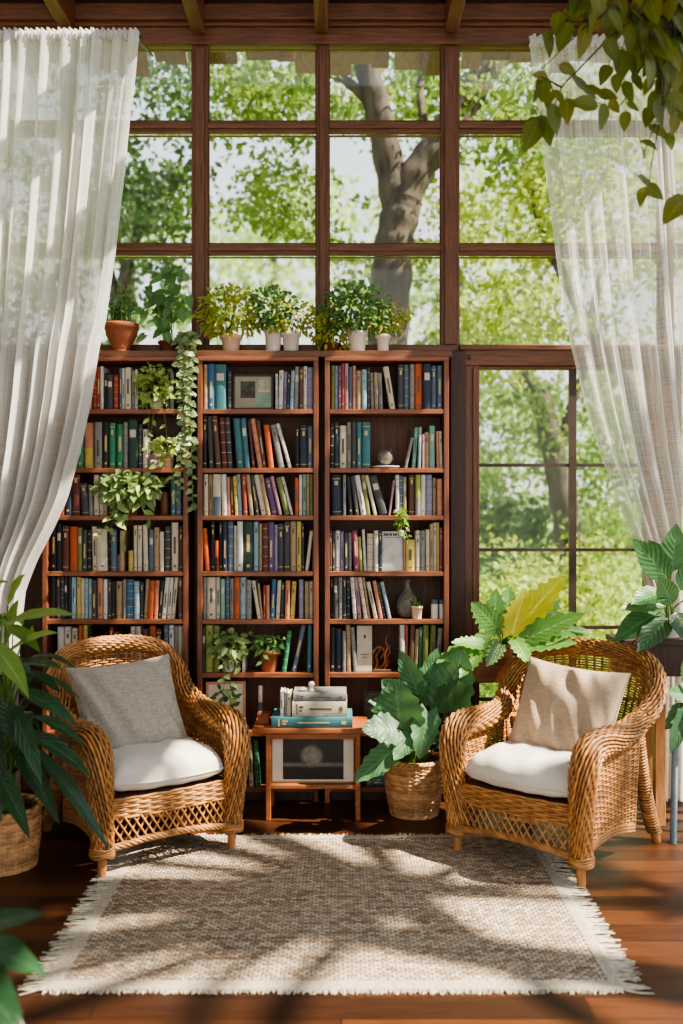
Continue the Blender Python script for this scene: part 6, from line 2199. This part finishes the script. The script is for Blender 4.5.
tree('bright sunlit tree filling the panes above the garden door', (W(660, 512, Y)[0], Y, 0.0),
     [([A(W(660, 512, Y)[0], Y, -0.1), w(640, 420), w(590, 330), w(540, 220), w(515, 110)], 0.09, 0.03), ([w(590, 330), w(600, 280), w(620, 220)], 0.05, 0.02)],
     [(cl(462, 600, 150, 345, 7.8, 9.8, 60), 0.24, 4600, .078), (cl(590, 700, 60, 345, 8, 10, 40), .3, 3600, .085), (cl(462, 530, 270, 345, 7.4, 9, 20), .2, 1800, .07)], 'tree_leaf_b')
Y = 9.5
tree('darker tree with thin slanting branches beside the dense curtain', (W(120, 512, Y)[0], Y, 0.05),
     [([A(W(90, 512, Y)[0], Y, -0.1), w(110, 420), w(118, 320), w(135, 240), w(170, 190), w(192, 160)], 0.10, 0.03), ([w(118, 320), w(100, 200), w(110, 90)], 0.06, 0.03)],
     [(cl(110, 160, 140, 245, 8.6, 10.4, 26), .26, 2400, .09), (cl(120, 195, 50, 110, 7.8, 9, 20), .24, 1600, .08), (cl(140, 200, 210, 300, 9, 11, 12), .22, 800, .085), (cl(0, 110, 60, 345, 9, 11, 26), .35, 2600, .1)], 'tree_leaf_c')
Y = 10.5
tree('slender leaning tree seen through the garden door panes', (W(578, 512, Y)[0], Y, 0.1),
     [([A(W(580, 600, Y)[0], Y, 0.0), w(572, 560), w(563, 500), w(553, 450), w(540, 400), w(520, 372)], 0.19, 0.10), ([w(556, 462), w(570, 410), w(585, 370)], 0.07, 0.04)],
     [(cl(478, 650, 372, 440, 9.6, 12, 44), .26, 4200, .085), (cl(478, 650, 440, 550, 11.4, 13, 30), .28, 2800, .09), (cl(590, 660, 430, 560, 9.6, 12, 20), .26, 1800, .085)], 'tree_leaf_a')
# bushes
for (lab, px0, px1, py0, py1, Y0, Y1, k, n, sz, mt) in [
    ('bright yellow-green bush low behind the garden door', 478, 660, 575, 660, 7.4, 9.0, 44, 5200, .065, 'tree_leaf_b'),
    ('deep green bush in the middle distance behind the garden door', 478, 570, 480, 560, 11.5, 13.5, 26, 2800, .10, 'tree_leaf_c'),
    ('mid green shrub close outside the foot of the garden door', 470, 690, 680, 770, 6.2, 7.4, 36, 3000, .06, 'tree_leaf_a')]:
    C = cl(px0, px1, py0, py1, Y0, Y1, k)
    C[:, 2] = np.maximum(C[:, 2], 0.0)
    cx = C.mean(0)
    tree(lab, (cx[0], cx[1], -0.1), None, [(C, .24, n, sz)], mt, 'bushes in the garden', 'garden_bush')
# far row of trees
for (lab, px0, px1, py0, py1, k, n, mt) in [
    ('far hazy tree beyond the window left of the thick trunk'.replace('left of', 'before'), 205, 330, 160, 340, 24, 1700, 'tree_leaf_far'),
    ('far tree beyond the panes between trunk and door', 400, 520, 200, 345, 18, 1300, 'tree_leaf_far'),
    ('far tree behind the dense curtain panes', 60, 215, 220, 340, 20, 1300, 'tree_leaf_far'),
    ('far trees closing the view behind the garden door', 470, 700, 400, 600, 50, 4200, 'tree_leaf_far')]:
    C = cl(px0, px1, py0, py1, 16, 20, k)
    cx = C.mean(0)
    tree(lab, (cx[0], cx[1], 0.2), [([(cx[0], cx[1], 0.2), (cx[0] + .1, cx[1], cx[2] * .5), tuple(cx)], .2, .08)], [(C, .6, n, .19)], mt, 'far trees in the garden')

# big tree added out of view: its boughs are set to dapple sunlight
SUN_EL, SUN_AZ = math.radians(50), math.radians(-14)
sd = A(math.cos(SUN_EL) * math.cos(SUN_AZ), math.cos(SUN_EL) * math.sin(SUN_AZ), math.sin(SUN_EL))
e1 = unit(np.cross(sd, A(0, 0, 1)))
e2 = np.cross(sd, e1)
r3 = np.random.default_rng(21)
Cc = []
for q in range(80):
    a, b = r3.uniform(-2.8, 2.8), r3.uniform(-2.8, 2.8)
    Cc.append(A(0.1, 3.4, 0.3) + sd * r3.uniform(6.5, 9.0) + e1 * a + e2 * b)
Cc = np.array(Cc)
bs = A(7.0, 0.6, -0.15)
mid = Cc.mean(0)
tree('added broad tree out of view, boughs placed to dapple the sunlight', bs,
     [([bs, bs + A(-0.1, 0, 2.2), bs * 0.5 + mid * 0.5 + A(0, 0, 1.0), mid], 0.26, 0.08)] +
     [([mid + A(.4, .2, -.6), (mid + Cc[q]) / 2 + A(0, 0, .2), Cc[q]], 0.06, 0.012) for q in range(0, 80, 3)],
     [(Cc, .20, 1750, .155)], 'tree_leaf_c')

# ================================================================== LIGHT AND CAMERA
wd = bpy.data.worlds.new('garden_sky')
bpy.context.scene.world = wd
wd.use_nodes = True
nt = wd.node_tree
nt.nodes.clear()
out = nt.nodes.new('ShaderNodeOutputWorld')
bg = nt.nodes.new('ShaderNodeBackground')
tc = nt.nodes.new('ShaderNodeTexCoord')
sp = nt.nodes.new('ShaderNodeSeparateXYZ')
cr = nt.nodes.new('ShaderNodeValToRGB')
cr.color_ramp.elements[0].position = 0.0
cr.color_ramp.elements[0].color = (1.0, 0.97, 0.90, 1)
cr.color_ramp.elements[1].position = 0.7
cr.color_ramp.elements[1].color = (0.72, 0.85, 1.0, 1)
nt.links.new(tc.outputs['Generated'], sp.inputs[0])
nt.links.new(sp.outputs[2], cr.inputs[0])
nt.links.new(cr.outputs[0], bg.inputs[0])
bg.inputs[1].default_value = WORLD_STRENGTH
nt.links.new(bg.outputs[0], out.inputs[0])

sl = bpy.data.lights.new('sun', 'SUN')
sl.energy = SUN_STRENGTH
sl.angle = math.radians(0.7)
sl.color = (1.0, 0.88, 0.70)
so = bpy.data.objects.new('sun', sl)
COL.objects.link(so)
so.location = tuple(sd * 12)
so.rotation_euler = Vector(sd).to_track_quat('Z', 'Y').to_euler()

cam = bpy.data.cameras.new('camera')
cam.sensor_fit = 'VERTICAL'
cam.sensor_height = 36
cam.lens = F / 1024 * 36
cam.dof.use_dof = True
cam.dof.focus_distance = 4.1
cam.dof.aperture_fstop = 1.5
co = bpy.data.objects.new('camera', cam)
COL.objects.link(co)
co.location = (0, 0, EYE)
co.rotation_euler = (PI / 2, 0, 0)
sc = bpy.context.scene
sc.camera = co
sc.view_settings.view_transform = 'AgX'
sc.view_settings.look = 'AgX - Medium High Contrast'
sc.view_settings.exposure = EXPOSURE
sc.cycles.max_bounces = 10
sc.cycles.transparent_max_bounces = 24
sc.cycles.use_denoising = True
sc.cycles.sample_clamp_indirect = 8
